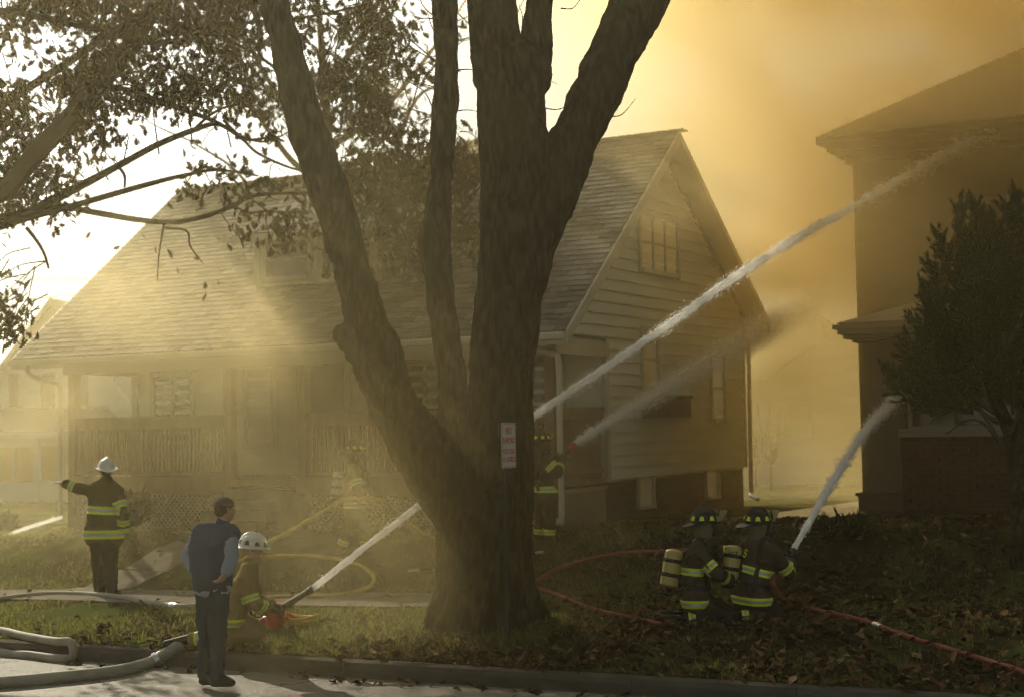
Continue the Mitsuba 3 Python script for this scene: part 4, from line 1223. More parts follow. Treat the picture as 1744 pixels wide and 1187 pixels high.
def put_text(txt, at, h, key, mat, scene_mesh):
    """flat lettering on the side of a mesh that faces the street"""
    o, d = CAM, unit(at - CAM)
    tri = scene_mesh.vertices[scene_mesh.faces]
    e1, e2 = tri[:, 1] - tri[:, 0], tri[:, 2] - tri[:, 0]
    pv = np.cross(d, e2)
    det = (e1 * pv).sum(1)
    det = np.where(np.abs(det) < 1e-12, 1e-12, det)
    tv_ = o - tri[:, 0]
    uu = (tv_ * pv).sum(1) / det
    qv = np.cross(tv_, e1)
    vv = (qv @ d) / det
    tt = (e2 * qv).sum(1) / det
    ok = (uu >= 0) & (vv >= 0) & (uu + vv <= 1) & (tt > 0)
    if not ok.any():
        return
    i = np.where(ok)[0][np.argmin(tt[ok])]
    p = o + d * tt[i]
    nrm = unit(np.cross(e1[i], e2[i]))
    if nrm @ d > 0:
        nrm = -nrm
    x = unit(np.cross([0, 0, 1], nrm))
    y = np.cross(nrm, x)
    m = meshkit.text_mesh(txt, h, .004, bold=True)
    m.apply_translation([-m.bounds[1][0] / 2, -h / 2, 0])
    obj('lettering', xf(m, frame(p + nrm * .006, x, y, nrm)), mat, key)


def figure(name, label, D, J, face, look, hands, group=None, seed=0, fig_k=1.0):
    """J: pixel joints (u, v, depth offset). look: garment materials and options. hands: {side: (dir, palm normal, curl)}"""
    K = thing(name, label, 'person', group)
    j = {k: P(v[0], v[1], D + v[2]) for k, v in J.items()}
    g = look
    f = unit(face)
    j['pel'] = (j['hipL'] + j['hipR']) / 2
    j['low'] = j['pel'] - [0, 0, .16]
    sd = unit(j['shR'] - j['shL'])
    hd = unit(j['hipR'] - j['hipL'])
    cr, wr = g.get('chest', .118), g.get('waist', .112)
    pel = (j['hipL'] + j['hipR']) / 2
    ch, wa = j['chest'], j['waist']
    tor = lambda e, hem=None, top=True: [hull([(j['shL'], .082 + e), (j['shR'], .082 + e), (ch + sd * .085, cr + e), (ch - sd * .085, cr + e)] + ([(j['neck'] - [0, 0, .03], .075 + e)] if top else [])),
                                         hull([(ch + sd * .085, cr + e), (ch - sd * .085, cr + e), (wa + hd * .075, wr + e), (wa - hd * .075, wr + e)]),
                                         hull([(wa + hd * .075, wr + e), (wa - hd * .075, wr + e)] + ([(h_ + hd * q * .03, .125 + e) for q, h_ in zip((-1, 1), hem)] if hem else [(j['hipL'], .11 + e), (j['hipR'], .11 + e)]))]
    arm = lambda s_, e, t=1.: [bone(j['sh' + s_], j['el' + s_], .070 + e, .054 + e), bone(j['el' + s_], j['sh' + s_] * 0 + j['el' + s_] + (j['wr' + s_] - j['el' + s_]) * t, .054 + e, (.044 if t == 1. else .05) + e)]
    legm = lambda s_, e, t=1.: [bone(j['hip' + s_], j['kn' + s_], .105 + e, .068 + e), bone(j['kn' + s_], j['kn' + s_] + (j['an' + s_] - j['kn' + s_]) * t, .068 + e, .052 + e)]
    foot = lambda s_, e: [hull([(j['an' + s_], .045 + e), (j['an' + s_] - unit((j['to' + s_] - j['an' + s_]) * [1, 1, 0]) * .045 - [0, 0, .055], .036 + e), (j['to' + s_], .030 + e), (j['to' + s_] - (j['to' + s_] - j['an' + s_]) * [.4, .4, 0], .036 + e)])] if g.get('stand') else [hull([(j['an' + s_], .045 + e), (j['an' + s_] + unit(j['to' + s_] - j['an' + s_]) * -.035 - [0, 0, .0], .038 + e), (j['to' + s_], .032 + e)]), ]
    # the body: one surface from head to feet
    parts = head_man(j['head'], f, g.get('hup', np.array([0, 0, 1]))) + [bone(j['neck'] - [0, 0, .02], j['head'] - [0, 0, .05], .055, .052)] + tor(-.03)
    for s_ in 'LR':
        parts += arm(s_, -.02) + legm(s_, -.022) + foot(s_, -.02)
        dv, pn, curl = hands[s_]
        parts += hand_man(j['wr' + s_], dv, pn, 1 if s_ == 'R' else -1, curl, r=.85 if g.get('glove') else 1.0)
    obj('body', soften(union(parts), .02, 4), 'm_skin', K, smooth=True)
    # trousers
    tr = [m for s_ in 'LR' for m in legm(s_, g.get('leg', .018), .96)] + [hull([(j['hipL'], .118), (j['hipR'], .118), (wa - (wa - pel) * .35, wr * .95)])]
    trm = soften(union(tr), .022, 6, .040, 8, seed)
    TK = obj('trousers', trm, g['trousers'], K, smooth=True)
    for s_ in g.get('leg_tape', ''):
        for t in g.get('leg_t', (.55,)):
            tape(TK, trm, j['kn' + s_], j['an' + s_], t, .075, .16)
    for s_ in 'LR':
        obj('boot', soften(union([bone(j['an' + s_] + (j['kn' + s_] - j['an' + s_]) * .28, j['an' + s_], .066, .056)] + foot(s_, .006)), .025, 5), g.get('boots', 'm_boot'), K, smooth=True)
    # coat, or vest over a shirt
    hem = [j['hemL'], j['hemR']] if 'hemL' in j else None
    if g.get('vest'):
        vm = soften(union(tor(.012, top=False)[:2] + [hull([(wa + hd * .075, wr + .012), (wa - hd * .075, wr + .012), (wa + (pel - wa) * .55 + hd * .06, wr + .014), (wa + (pel - wa) * .55 - hd * .06, wr + .014)])]), .03, 6, .02, 9, seed)
        obj('vest', vm, g['vest'], K, smooth=True)
        obj('collar', soften(hull([(j['neck'] - [0, 0, .045], .078), (j['neck'] + [0, 0, .0], .066)]), .03, 3), g['vest'], K, smooth=True)
        obj('shirt_tail', soften(hull([(wa + (pel - wa) * .4, wr), (j['hipL'] + [0, 0, .02], .125), (j['hipR'] + [0, 0, .02], .125)]), .03, 5, .02, 9, seed + 1), g['shirt'], K, smooth=True)
        for s_ in 'LR':
            obj('sleeve', soften(union(arm(s_, .012, .9)), .025, 6, .02, 11, seed + 2), g['shirt'], K, smooth=True)
    else:
        cm = soften(union(tor(.022, hem) + arm('L', .024, .93) + arm('R', .024, .93) + [hull([(j['neck'] - [0, 0, .03], .085), (j['neck'] + [0, 0, .02], .076)])]), .02, 6, .040, 8, seed)
        CK = obj('coat', cm, g['coat'], K, smooth=True)
        for a, b, t, w, rad in g.get('tapes', []):
            tape(CK, cm, j[a], j[b], t, w, rad)
        for txt, u, v, h in g.get('text', []):
            put_text(txt, P(u, v, D - .3), h, CK, 'm_lime', cm)
        if g.get('belt'):
            b = strip(cm, ch, pel, g['belt'] - .06, g['belt'] + .06, .012, .4)
            if b is not None:
                obj('waist_strap', b, 'm_dark', K, smooth=True)
    if g.get('mask'):
        for q_ in (.14, .86):
            b = strip(cm, ch - sd * .15, ch + sd * .15, q_ - .085, q_ + .085, .010, .42)
            if b is not None:
                c_ = b.vertices[b.faces].mean(1)
                b.update_faces(c_[:, 2] > wa[2] - .02)
                obj('harness_strap', b, 'm_dark', K, smooth=True)
    if g.get('glove'):
        for s_ in 'LR':
            dv, pn, curl = hands[s_]
            obj('glove', soften(union(hand_man(j['wr' + s_], dv, pn, 1 if s_ == 'R' else -1, curl, 1.08, 1.3) + [bone(j['wr' + s_], j['wr' + s_] + (j['el' + s_] - j['wr' + s_]) * .22, .046, .055)]), .012, 3), g['glove'], K, smooth=True)
    if g.get('hood'):
        obj('hood', soften(union([hull([(j['head'] + [0, 0, .01] - f * .01, .108), (j['neck'] + [0, 0, .02], .085)])]), .03, 4), g['hood'], K, smooth=True)
    if g.get('hair'):
        up = np.array([0, 0, 1.])
        s = np.cross(f, up)
        W = lambda x, y, z: j['head'] + s * x + f * y + up * z
        hm = soften(union([hull([(W(-.024, .015, .05), .064), (W(.024, .015, .05), .064), (W(0, -.04, .045), .070), (W(0, -.05, -.01), .055), (W(0, .0, .062), .062)])]), .008, 3)
        nn = np.array(hm.vertex_normals)
        hm = trimesh.Trimesh(hm.vertices + nn * (np.abs(meshkit.noise(hm.vertices * [120, 120, 40], 3) - .5) * .014)[:, None], hm.faces, process=False)
        obj('hair', hm, g['hair'], K, smooth=True)
    if g.get('helmet'):
        helmet(K, j['head'] + np.asarray(g.get('hup', np.array([0, 0, 1]))) * .052 - f * .008, g.get('hface', f), g.get('hup', np.array([0, 0, 1])), g['helmet'], g.get('refl', 'm_lime'), g.get('hk', 1.0), g.get('visor', True))
    if g.get('mask'):
        up = np.array([0, 0, 1.])
        s = np.cross(f, up)
        W = lambda x, y, z: j['head'] + s * x + f * y + up * z
        MK = new_key('mask', K)
        obj('face_piece', union_mesh([hull([(W(-.04, .07, .02), .05), (W(.04, .07, .02), .05), (W(0, .085, -.05), .052)])], .02, 4), 'm_dark', MK, smooth=True)
        obj('regulator', union_mesh([hull([(W(0, .13, -.055), .045), (W(0, .165, -.06), .036)])], .02, 3), 'm_dark', MK, smooth=True)
        hose_ = [W(0, .15, -.09), W(.08, .12, -.2), W(.12, .0, -.32)]
        obj('air_line', tube(smooth_path(hose_, 5), .013, 7), 'm_dark', MK)
    return K, j


def mul(a, b):
    return np.asarray(a) * b


FF = 'firefighters at the fire'
R_, B_, UPZ = np.array([1., 0, 0]), np.array([0, 1., 0]), np.array([0, 0, 1.])
# the pair kneeling on the leaves at the right
KA, ja = figure('person', 'left of two kneeling firefighters, yellow air cylinder on back, hand on the other', 15.7,
    dict(head=(1201, 897, 0), neck=(1197, 919, 0), shR=(1187, 941, -.17), shL=(1209, 937, .17), chest=(1187, 962, 0), waist=(1185, 1000, 0), hipR=(1180, 1022, -.1), hipL=(1184, 1020, .1), hemL=(1186, 1020, .11), hemR=(1184, 1022, -.11),
         knR=(1233, 1052, -.16), knL=(1246, 1046, .16), anR=(1160, 1055, -.15), anL=(1158, 1046, .17), toR=(1128, 1052, -.15), toL=(1126, 1044, .2), elR=(1221, 978, -.24), wrR=(1240, 984, -.04), elL=(1236, 944, .16), wrL=(1258, 940, .12)),
    R_ * .98 + B_ * .12, dict(coat='m_coat_dark', trousers='m_trouser', helmet='m_helmet_black', hood='m_hood', mask=1, glove='m_dark', hup=unit([.10, 0, 1]), hk=1.05,
        tapes=[('chest', 'waist', .25, .08, .30), ('shR', 'elR', .66, .08, .115), ('elR', 'wrR', .55, .07, .1), ('elL', 'wrL', .2, .07, .1), ('pel', 'low', .15, .085, .40)], leg_tape='R', leg_t=(.75,), belt=.60, text=[('NFY', 1158, 1033, .06)]),
    dict(R=(R_ + B_ * .5, -UPZ, .9), L=(R_ + UPZ * .1, -UPZ, .5)), FF, 11)
airpack(KA, P(1149, 937, 15.66), P(1138, 1000, 15.64), .098, P(1185, 968, 15.7), 'm_tank')
KB, jb2 = figure('person', 'right of the two kneeling firefighters, working the nozzle on the leafy lawn', 15.7,
    dict(head=(1291, 897, 0), neck=(1288, 919, 0), shR=(1317, 945, -.14), shL=(1264, 940, .14), chest=(1289, 962, 0), waist=(1281, 1000, 0), hipR=(1290, 1020, -.12), hipL=(1272, 1016, .1), hemL=(1270, 1016, .1), hemR=(1291, 1018, -.12),
         knR=(1328, 1050, -.16), knL=(1316, 1042, .22), anR=(1256, 1051, -.14), anL=(1250, 1042, .2), toR=(1226, 1046, -.14), toL=(1222, 1040, .22), elR=(1343, 974, -.10), wrR=(1347, 956, .10), elL=(1305, 972, .34), wrL=(1332, 956, .26)),
    R_ * .92 + B_ * .34, dict(coat='m_coat_dark', trousers='m_trouser', helmet='m_helmet_black', hood='m_hood', mask=1, glove='m_dark', hup=unit([.10, 0, 1]), hk=1.05,
        tapes=[('chest', 'waist', .25, .08, .30), ('shR', 'elR', .80, .075, .12), ('elR', 'wrR', .1, .05, .1), ('pel', 'low', .10, .085, .40)], leg_tape='R', leg_t=(.82,), belt=.60, text=[('S', 1270, 942, .085)]),
    dict(R=(R_ * .5 + UPZ * .8, -R_ + B_, 1.0), L=(R_ * .8 + UPZ * .4, -UPZ, 1.0)), FF, 12)
airpack(KB, P(1250, 930, 15.72), P(1242, 988, 15.70), .092, P(1275, 965, 15.75), 'm_tank', text=('OZ', P(1249, 943, 15.3), .05))
# pointing officer at far left
figure('person', 'firefighter in white helmet at far left, standing and pointing left beside the porch', 20.3,
    dict(head=(181, 803, 0), neck=(181, 818, 0), shL=(158, 836, .02), shR=(200, 838, -.05), chest=(179, 855, 0), waist=(177, 892, 0), hipL=(168, 915, 0), hipR=(187, 915, 0), hemL=(163, 912, 0), hemR=(193, 912, 0),
         knL=(168, 962, 0), knR=(189, 962, -.05), anL=(170, 1004, .0), anR=(190, 1004, -.05), toL=(166, 1010, .18), toR=(203, 1011, .10), elL=(133, 832, .05), wrL=(112, 824, .08), elR=(210, 873, -.12), wrR=(214, 902, -.02)),
    B_ * .9 - R_ * .45, dict(coat='m_coat_olive', trousers='m_trouser', helmet='m_helmet_white', refl='m_helmet_white', hood=None, glove=None, hk=1.0, visor=False, hair='m_hair', chest=.13, waist=.14, stand=1,
        tapes=[('chest', 'waist', .35, .11, .32), ('pel', 'low', -.3, .12, .40), ('shR', 'elR', .62, .10, .12), ('elR', 'wrR', .5, .09, .1), ('elL', 'wrL', .45, .08, .1), ('elR', 'wrR', .9, .05, .1)], leg=.03),
    dict(L=(-R_ + UPZ * .25, -UPZ, .15), R=(-UPZ + R_ * .1, -R_, .6)), FF, 13)
# man in a vest on the street
figure('person', 'man in navy vest and light blue shirt standing on the street, seen from behind', 14.0,
    dict(head=(383, 868, 0), neck=(379, 890, 0), shL=(343, 908, .06), shR=(393, 908, -.10), chest=(360, 932, 0), waist=(360, 972, 0), hipL=(352, 1004, .03), hipR=(372, 1004, -.04),
         knL=(352, 1082, .08), knR=(371, 1082, -.06), anL=(349, 1150, .10), anR=(370, 1152, -.06), toL=(366, 1159, -.06), toR=(395, 1162, -.12), elL=(320, 946, .10), wrL=(337, 984, -.02), elR=(394, 950, -.16), wrR=(386, 974, -.21)),
    R_ * .75 + B_ * .65, dict(vest='m_vest', shirt='m_shirt', trousers='m_denim', hair='m_hair', boots='m_boot', leg=.016, chest=.14, waist=.135, stand=1),
    dict(L=(-UPZ + R_ * .6, R_, .5), R=(-R_ * .55 - UPZ * .7, B_ * .3 - R_, .6)), None, 14)
# kneeling at the monitor
figure('person', 'firefighter in white helmet and tan coat kneeling at the red water monitor', 15.6,
    dict(head=(432, 940, 0), neck=(427, 960, 0), shL=(423, 984, .16), shR=(420, 986, -.17), chest=(415, 1002, 0), waist=(402, 1034, 0), hipL=(396, 1054, .1), hipR=(396, 1054, -.1), hemL=(397, 1052, .12), hemR=(397, 1052, -.12),
         knL=(440, 1072, .16), knR=(436, 1080, -.16), anL=(352, 1080, .16), anR=(322, 1088, -.18), toL=(322, 1092, .18), toR=(282, 1096, -.2), elL=(440, 1022, .22), wrL=(462, 1030, .06), elR=(432, 1026, -.20), wrR=(456, 1038, -.06)),
    R_ * .98 + B_ * .1 - UPZ * .15, dict(coat='m_coat_tan', trousers='m_coat_tan', helmet='m_helmet_white', refl='m_helmet_black', glove='m_dark', hk=1.05, visor=False,
        tapes=[('pel', 'low', .1, .085, .4), ('elR', 'wrR', .5, .07, .1), ('shR', 'elR', .8, .07, .115)], leg_tape='RL', leg_t=(.86,)),
    dict(L=(R_ - UPZ * .1, -UPZ, .9), R=(R_ - UPZ * .1, -UPZ, .9)), FF, 15)
# walking with the hose along the porch
KW, jw = figure('person', 'firefighter in tan coat walking along the porch carrying the yellow hose', 21.0,
    dict(head=(606, 773, 0), neck=(604, 790, 0), shL=(616, 806, .14), shR=(604, 806, -.16), chest=(604, 822, 0), waist=(605, 850, 0), hipL=(608, 868, .09), hipR=(602, 868, -.1), hemL=(610, 870, .1), hemR=(602, 870, -.11),
         knL=(624, 902, .1), knR=(592, 905, -.1), anL=(622, 938, .12), anR=(580, 936, -.1), toL=(640, 945, .14), toR=(592, 946, -.1), elL=(632, 838, .2), wrL=(630, 858, .05), elR=(612, 836, -.25), wrR=(624, 852, -.15)),
    R_ * .85 + B_ * .5, dict(coat='m_coat_tan', trousers='m_coat_tan', helmet='m_helmet_black', hood='m_coat_dark', mask=1, glove='m_dark',
        tapes=[('shR', 'elR', .55, .09, .12), ('pel', 'low', -.5, .09, .4), ('elR', 'wrR', .6, .07, .1)], leg_tape='RL', leg_t=(.62,)),
    dict(L=(-UPZ + R_, -R_, 1.0), R=(R_ - UPZ * .5, -UPZ, 1.0)), FF, 16)
airpack(KW, P(578, 804, 20.95), P(574, 842, 20.95), .085, P(604, 825, 21.0), 'm_tank_grey')
# with the fog nozzle right of the trunk
KN, jn = figure('person', 'firefighter half hidden by the tree trunk, aiming a nozzle up between the houses', 20.4,
    dict(head=(921, 756, 0), neck=(919, 772, 0), shL=(908, 790, .13), shR=(936, 792, -.12), chest=(920, 806, 0), waist=(922, 832, 0), hipL=(918, 850, .08), hipR=(930, 850, -.08), hemL=(917, 848, .09), hemR=(932, 848, -.09),
         knL=(922, 886, .1), knR=(937, 886, -.12), anL=(918, 918, .1), anR=(936, 918, -.1), toL=(930, 924, .16), toR=(950, 925, -.02), elL=(928, 802, .4), wrL=(950, 782, .30), elR=(950, 806, -.14), wrR=(953, 787, .06)),
    R_ * .75 + B_ * .65, dict(coat='m_coat_dark', trousers='m_coat_dark', helmet='m_helmet_black', hood='m_coat_dark', mask=1, glove='m_dark', hup=unit([.12, .1, 1]),
        tapes=[('shR', 'elR', .2, .07, .12), ('pel', 'low', -.9, .085, .4), ('elR', 'wrR', .5, .07, .1)], leg_tape='RL', leg_t=(.6,)),
    dict(L=(R_ + UPZ * .4, -UPZ, 1.0), R=(R_ + UPZ * .5, -UPZ, 1.0)), FF, 17)

# ------------------------------------------------------------------ hoses and nozzles
def hose(name, label, pts, r, mat, group='fire hoses', n=10, couple=()):
    p = smooth_path(pts, n)
    rr = r * (1 + .10 * (meshkit.fbm(p * 6, 2, 3) - .5))
    p = p + np.stack([meshkit.fbm(p * 2.2, 2, 5) - .5, meshkit.fbm(p * 2.2, 2, 6) - .5, p[:, 0] * 0], -1) * r * .9
    K = obj(name, tube(p, rr, 14), mat, None, smooth=60, label=label, cat='hose', group=group)
    for f_ in couple:
        i = int(f_ * (len(p) - 2))
        d = unit(p[i + 1] - p[i])
        obj('coupling', tube([p[i] - d * .07, p[i] - d * .02, p[i] - d * .02, p[i] + d * .02, p[i] + d * .02, p[i] + d * .07], [r * 1.12, r * 1.12, r * 1.32, r * 1.32, r * 1.12, r * 1.12], 14), 'm_metal', K)
    return K


def gp(lst, r):
    return [G(u, v, r * .9) if not isinstance(d, float) else P(u, v, d) for u, v, *dd in lst for d in [dd[0] if dd else None]]


hose('supply_hose', 'thick pale hose on the street curving up the kerb to the kneeling firefighter', gp([(-140, 1178), (0, 1172), (100, 1164), (200, 1152), (262, 1135), (300, 1118), (325, 1102), (350, 1090), (385, 1078), (420, 1072)], .062), .062, 'm_hose_white', couple=(.47,))
hose('supply_hose', 'pale hose folded back on itself over the kerb at the lower left corner', gp([(-160, 1062), (-60, 1072), (0, 1080), (50, 1091), (95, 1106), (121, 1118), (124, 1125), (105, 1128), (50, 1122), (0, 1117), (-80, 1112), (-160, 1108)], .045), .045, 'm_hose_white', n=8)
hose('pavement_hose', 'grey hose lying along the pavement behind the man in the vest', gp([(-120, 1040), (0, 1024), (60, 1017), (120, 1015), (190, 1019), (250, 1030), (300, 1037), (345, 1036), (400, 1030)], .038), .038, 'm_hose_white', couple=(.75,))
hose('yellow_hose', 'yellow hose looping back on the grass in front of the porch', gp([(400, 960), (450, 951), (510, 950), (570, 955), (612, 966), (634, 982), (634, 998), (612, 1010), (570, 1017), (520, 1019), (470, 1020), (430, 1028), (410, 1040)], .03), .03, 'm_hose_yellow')
hose('yellow_hose', 'yellow hose carried by the walking firefighter, sagging to the ground on both sides', [G(415, 958, .03), G(440, 938, .04), P(468, 918, 20.6), P(510, 895, 20.7), P(555, 868, 20.75), P(590, 850, 20.75), P(625, 848, 20.75), P(650, 852, 20.8), P(678, 872, 20.8), P(705, 896, 20.9), P(730, 912, 20.9), G(760, 924, .03), G(800, 930, .03)], .03, 'm_hose_yellow')
hose('red_hose', 'red hose running from the kneeling pair down to the lower right corner', [P(1336, 972, 15.75), P(1328, 978, 15.65), P(1316, 984, 15.55), P(1318, 1000, 15.45)] + gp([(1332, 1024), (1362, 1038), (1400, 1046), (1450, 1057), (1500, 1072), (1560, 1094), (1620, 1112), (1680, 1130), (1744, 1150), (1830, 1178)], .028), .028, 'm_hose_red', couple=(.62,))
hose('red_hose', 'red hose curving round the foot of the tree and away behind the kneeling pair', gp([(800, 1010), (890, 1004), (935, 1012), (975, 1028), (1020, 1045), (1070, 1056), (1120, 1066), (1150, 1070)], .03), .03, 'm_hose_red')
hose('red_hose', 'red hose bending over the leaves right of the trunk towards the burning house', gp([(900, 1002), (920, 990), (945, 974), (985, 961), (1030, 951), (1080, 945), (1130, 943), (1180, 940)], .03), .03, 'm_hose_red')
hose('feed_hose', 'dark hose dropping from the fog nozzle behind the trunk', [P(944, 793, 20.55), P(925, 812, 20.5), P(905, 850, 20.5), P(885, 895, 20.4), G(860, 930, .03), G(800, 938, .03)], .03, 'm_dark')


def nozzle(label, a, b, tip):
    K = thing('nozzle', label, 'nozzle', 'hand held nozzles')
    d = unit(b - a)
    ln = np.linalg.norm(b - a)
    at = lambda t: a + d * ln * t
    obj('barrel', tube([at(t) for t in (0, .1, .12, .5, .52, .7, .72)], [.03, .032, .038, .038, .026, .026, .034], 14), 'm_dark', K, smooth=40)
    obj('tip', tube([at(t) for t in (.74, .77, .9, 1.0)], [.030, .038, .039, .034], 16), tip, K, smooth=40)
    s = unit(np.cross(d, [0, 0, 1]))
    u = np.cross(s, d)
    obj('bale', tube(smooth_path([at(.35) + s * .04, at(.4) + s * .045 + u * .06, at(.42) + u * .09, at(.4) - s * .045 + u * .06, at(.35) - s * .04], 4), .008, 6), 'm_dark', K)
    obj('grip', union_mesh([bone(at(.3), at(.26) - u * .10, .018, .016, 10)]), 'm_dark', K)
    return at(1.0)


n1 = nozzle('black nozzle in the gloved hands of the right kneeling firefighter', P(1335, 968, 15.75), P(1351, 936, 15.95), 'm_dark')
n2 = nozzle('black nozzle with orange tip held up by the firefighter right of the trunk', P(938, 797, 20.5), P(979, 756, 20.75), 'm_red')
# the monitor
MN = thing('water_monitor', 'red portable water monitor with dark barrel standing on the grass before the kneeling firefighter', 'water monitor')
mb = G(468, 1072)
md = mb[1]
m0 = P(468, 1042, md)
obj('base', cat([tube([mb + [0, 0, .01], mb + [0, 0, .06], m0 - [0, 0, .06]], [.10, .085, .07], 14), tube([m0 - [0, 0, .07], m0 - [0, 0, .05]], .095, 14)]), 'm_red', MN, smooth=40)
for dx, dy in ((.26, .02), (.24, .28), (-.24, .03), (-.2, .28)):
    e = mb + [dx, dy, 0]
    e[2] = float(gz(e[0], e[1])) + .01
    obj('leg', tube(smooth_path([m0 - [0, 0, .08], (m0 + e) / 2 + [0, 0, .03], e], 4), np.linspace(.028, .018, 9), 8), 'm_red', MN)
tip = P(531, 1003, 15.35)
bd = unit(tip - m0)
obj('elbow', cat([tube(smooth_path([m0 - [.16, 0, -.10], m0 + [-.05, 0, .03], m0 + [.05, 0, -.02], m0 + bd * .16], 5), .07, 12), tube([m0 - [0, 0, .14], m0 + [0, 0, .10]], .105, 14)]), 'm_red', MN, smooth=40)
obj('barrel', tube([m0 + bd * .14, m0 + bd * .2, m0 + bd * .22, tip - bd * .12, tip - bd * .10, tip], [.05, .05, .038, .030, .040, .034], 14), 'm_dark', MN, smooth=40)
hwc = m0 + np.array([-.17, -.12, .05])
th_ = np.linspace(0, 2 * np.pi, 19)
obj('handwheel', cat([tube(np.stack([hwc[0] + .085 * np.cos(th_), hwc[1] + 0 * th_, hwc[2] + .085 * np.sin(th_)], -1), .011, 6, False)] + [tube([hwc - np.array([math.cos(a), 0, math.sin(a)]) * .085, hwc + np.array([math.cos(a), 0, math.sin(a)]) * .085], .008, 5) for a in (0, 1.05, 2.1)] + [tube([hwc, m0], .014, 6)]), 'm_dark', MN)
gk = np.random.default_rng(5)
hb = G(508, 1066)
obj('hose_bundle', cat([tube(np.stack([hb[0] + (.12 + .03 * k) * np.cos(th_) + .02 * k, hb[1] + (.10 + .02 * k) * np.sin(th_), hb[2] + .03 + .035 * k + .02 * np.sin(th_ * 2 + k)], -1), .02, 8, False) for k in range(3)]), 'm_hose_yellow', None, smooth=60,
    label='small coil of yellow line on the grass right of the red monitor', cat='hose')

# ------------------------------------------------------------------ jets of water
def jet(label, pts, r0, r1, rag, n, sp0, sp1, size, pw=1.6, seed=1, core_end=1.0):
    g = np.random.default_rng(seed)
    K = thing('water_jet', label, 'water jet', 'jets of water')
    p = smooth_path(pts, 60)
    t = np.linspace(0, 1, len(p))
    d = np.gradient(p, axis=0)
    d /= np.linalg.norm(d, axis=1, keepdims=True)
    s = np.cross(d, [0, 0, 1.])
    s /= np.linalg.norm(s, axis=1, keepdims=True)
    u = np.cross(s, d)
    k = t <= core_end
    q = p[k]
    r = (r0 + (r1 - r0) * t[k])
    sides = 12
    ang = np.arange(sides) * 2 * np.pi / sides
    arc = np.concatenate([[0], np.cumsum(np.linalg.norm(np.diff(q, axis=0), axis=1))])
    nz = meshkit.fbm(np.stack([np.repeat(arc, sides) * 9, np.tile(np.cos(ang), len(q)) * 1.9, np.tile(np.sin(ang), len(q)) * 1.9], -1), 5, seed).reshape(len(q), sides)
    rr = r[:, None] * (1 + rag * (.25 + t[k][:, None]) * (nz - .5) * 3.2)
    gaps = meshkit.fbm(np.stack([arc * 2.6, arc * 0 + seed, arc * 0], -1), 3, seed)
    rr *= np.clip(1.05 - rag * np.clip(t[k] - .35, 0, 1) * 3.0 * np.clip(gaps - .45, 0, 1) * 3, .35, 1)[:, None]
    if core_end < 1:
        rr *= np.clip((core_end - t[k]) / (core_end * .5), 0.02, 1)[:, None]
    V = (q[:, None] + rr[..., None] * (np.cos(ang)[None, :, None] * s[k][:, None] + np.sin(ang)[None, :, None] * u[k][:, None])).reshape(-1, 3)
    i, j = np.meshgrid(np.arange(len(q) - 1), np.arange(sides), indexing='ij')
    kk = (j + 1) % sides
    Q = np.stack([i * sides + j, i * sides + kk, (i + 1) * sides + kk, (i + 1) * sides + j], -1).reshape(-1, 4)
    obj('stream', trimesh.Trimesh(V, np.vstack([Q[:, [0, 1, 2]], Q[:, [0, 2, 3]]]), process=False), 'm_water', K, smooth=True)
    tt = g.uniform(0, 1, n) ** (1 / pw)
    idx = np.clip((tt * (len(p) - 1)).astype(int), 0, len(p) - 2)
    fr = (tt * (len(p) - 1) - idx)[:, None]
    c = p[idx] * (1 - fr) + p[idx + 1] * fr
    sp = (sp0 + (sp1 - sp0) * tt)[:, None]
    clump = .5 + 1.0 * meshkit.noise(np.stack([tt * 60, tt * 0 + seed, tt * 0], -1))[:, None]
    off = g.normal(0, 1, (n, 2)) * sp * clump
    c = c + s[idx] * off[:, :1] + u[idx] * (off[:, 1:] - np.abs(g.normal(0, .5, (n, 1))) * sp * tt[:, None])
    sz = (size * g.uniform(.4, 1.3, n) * g.choice([1, 1, 1, 1.8], n))[:, None]
    a, b, e = (g.normal(0, 1, (n, 3)) for _ in range(3))
    a, b, e = (x / np.linalg.norm(x, axis=1, keepdims=True) * sz for x in (a, b, e))
    V = np.stack([c + a, c + b, c + e, c - (a + b + e) * .6], 1).reshape(-1, 3)
    F = (np.arange(n)[:, None, None] * 4 + np.array([[0, 1, 2], [0, 3, 1], [1, 3, 2], [2, 3, 0]])[None]).reshape(-1, 3)
    obj('spray', trimesh.Trimesh(V, F, process=False), 'm_water', K, kind='stuff')


def drooping(a, uvD):
    return [a] + [P(u, v, D) for u, v, D in uvD]


jet('long straight water jet rising from the red monitor, passing behind the trunk', drooping(tip, [(625, 929, 16.0), (718, 857, 16.95), (812, 785, 17.5), (905, 712, 18.05), (1020, 634, 18.75), (1140, 552, 19.6), (1265, 463, 20.6), (1370, 398, 21.4), (1465, 345, 22.2), (1560, 290, 22.9), (1640, 245, 23.15), (1710, 208, 23.1)]),
    .033, .062, .78, 34000, .014, .060, .0065, 1.4, 1)
jet('misty fan of water from the nozzle right of the trunk', drooping(n2, [(1030, 724, 21.3), (1100, 679, 22.4), (1170, 634, 23.6), (1240, 590, 24.9), (1310, 550, 26.2), (1380, 518, 27.4)]),
    .036, .11, .35, 26000, .02, .17, .007, .9, 2, .7)
jet('white water jet from the kneeling pair into the porch window', drooping(n1, [(1375, 894, 16.6), (1400, 850, 17.4), (1430, 800, 18.3), (1465, 745, 19.4), (1500, 702, 20.6), (1532, 668, 22.3)]),
    .028, .050, .7, 16000, .010, .052, .007, 1.5, 3)
jet('thin white jet crossing the lower left edge towards the porch corner', [P(-60, 938, 25.2), P(0, 916, 25.3), P(50, 897, 25.4), P(106, 880, 25.5)], .032, .030, .06, 200, .014, .026, .008, 1.0, 4)

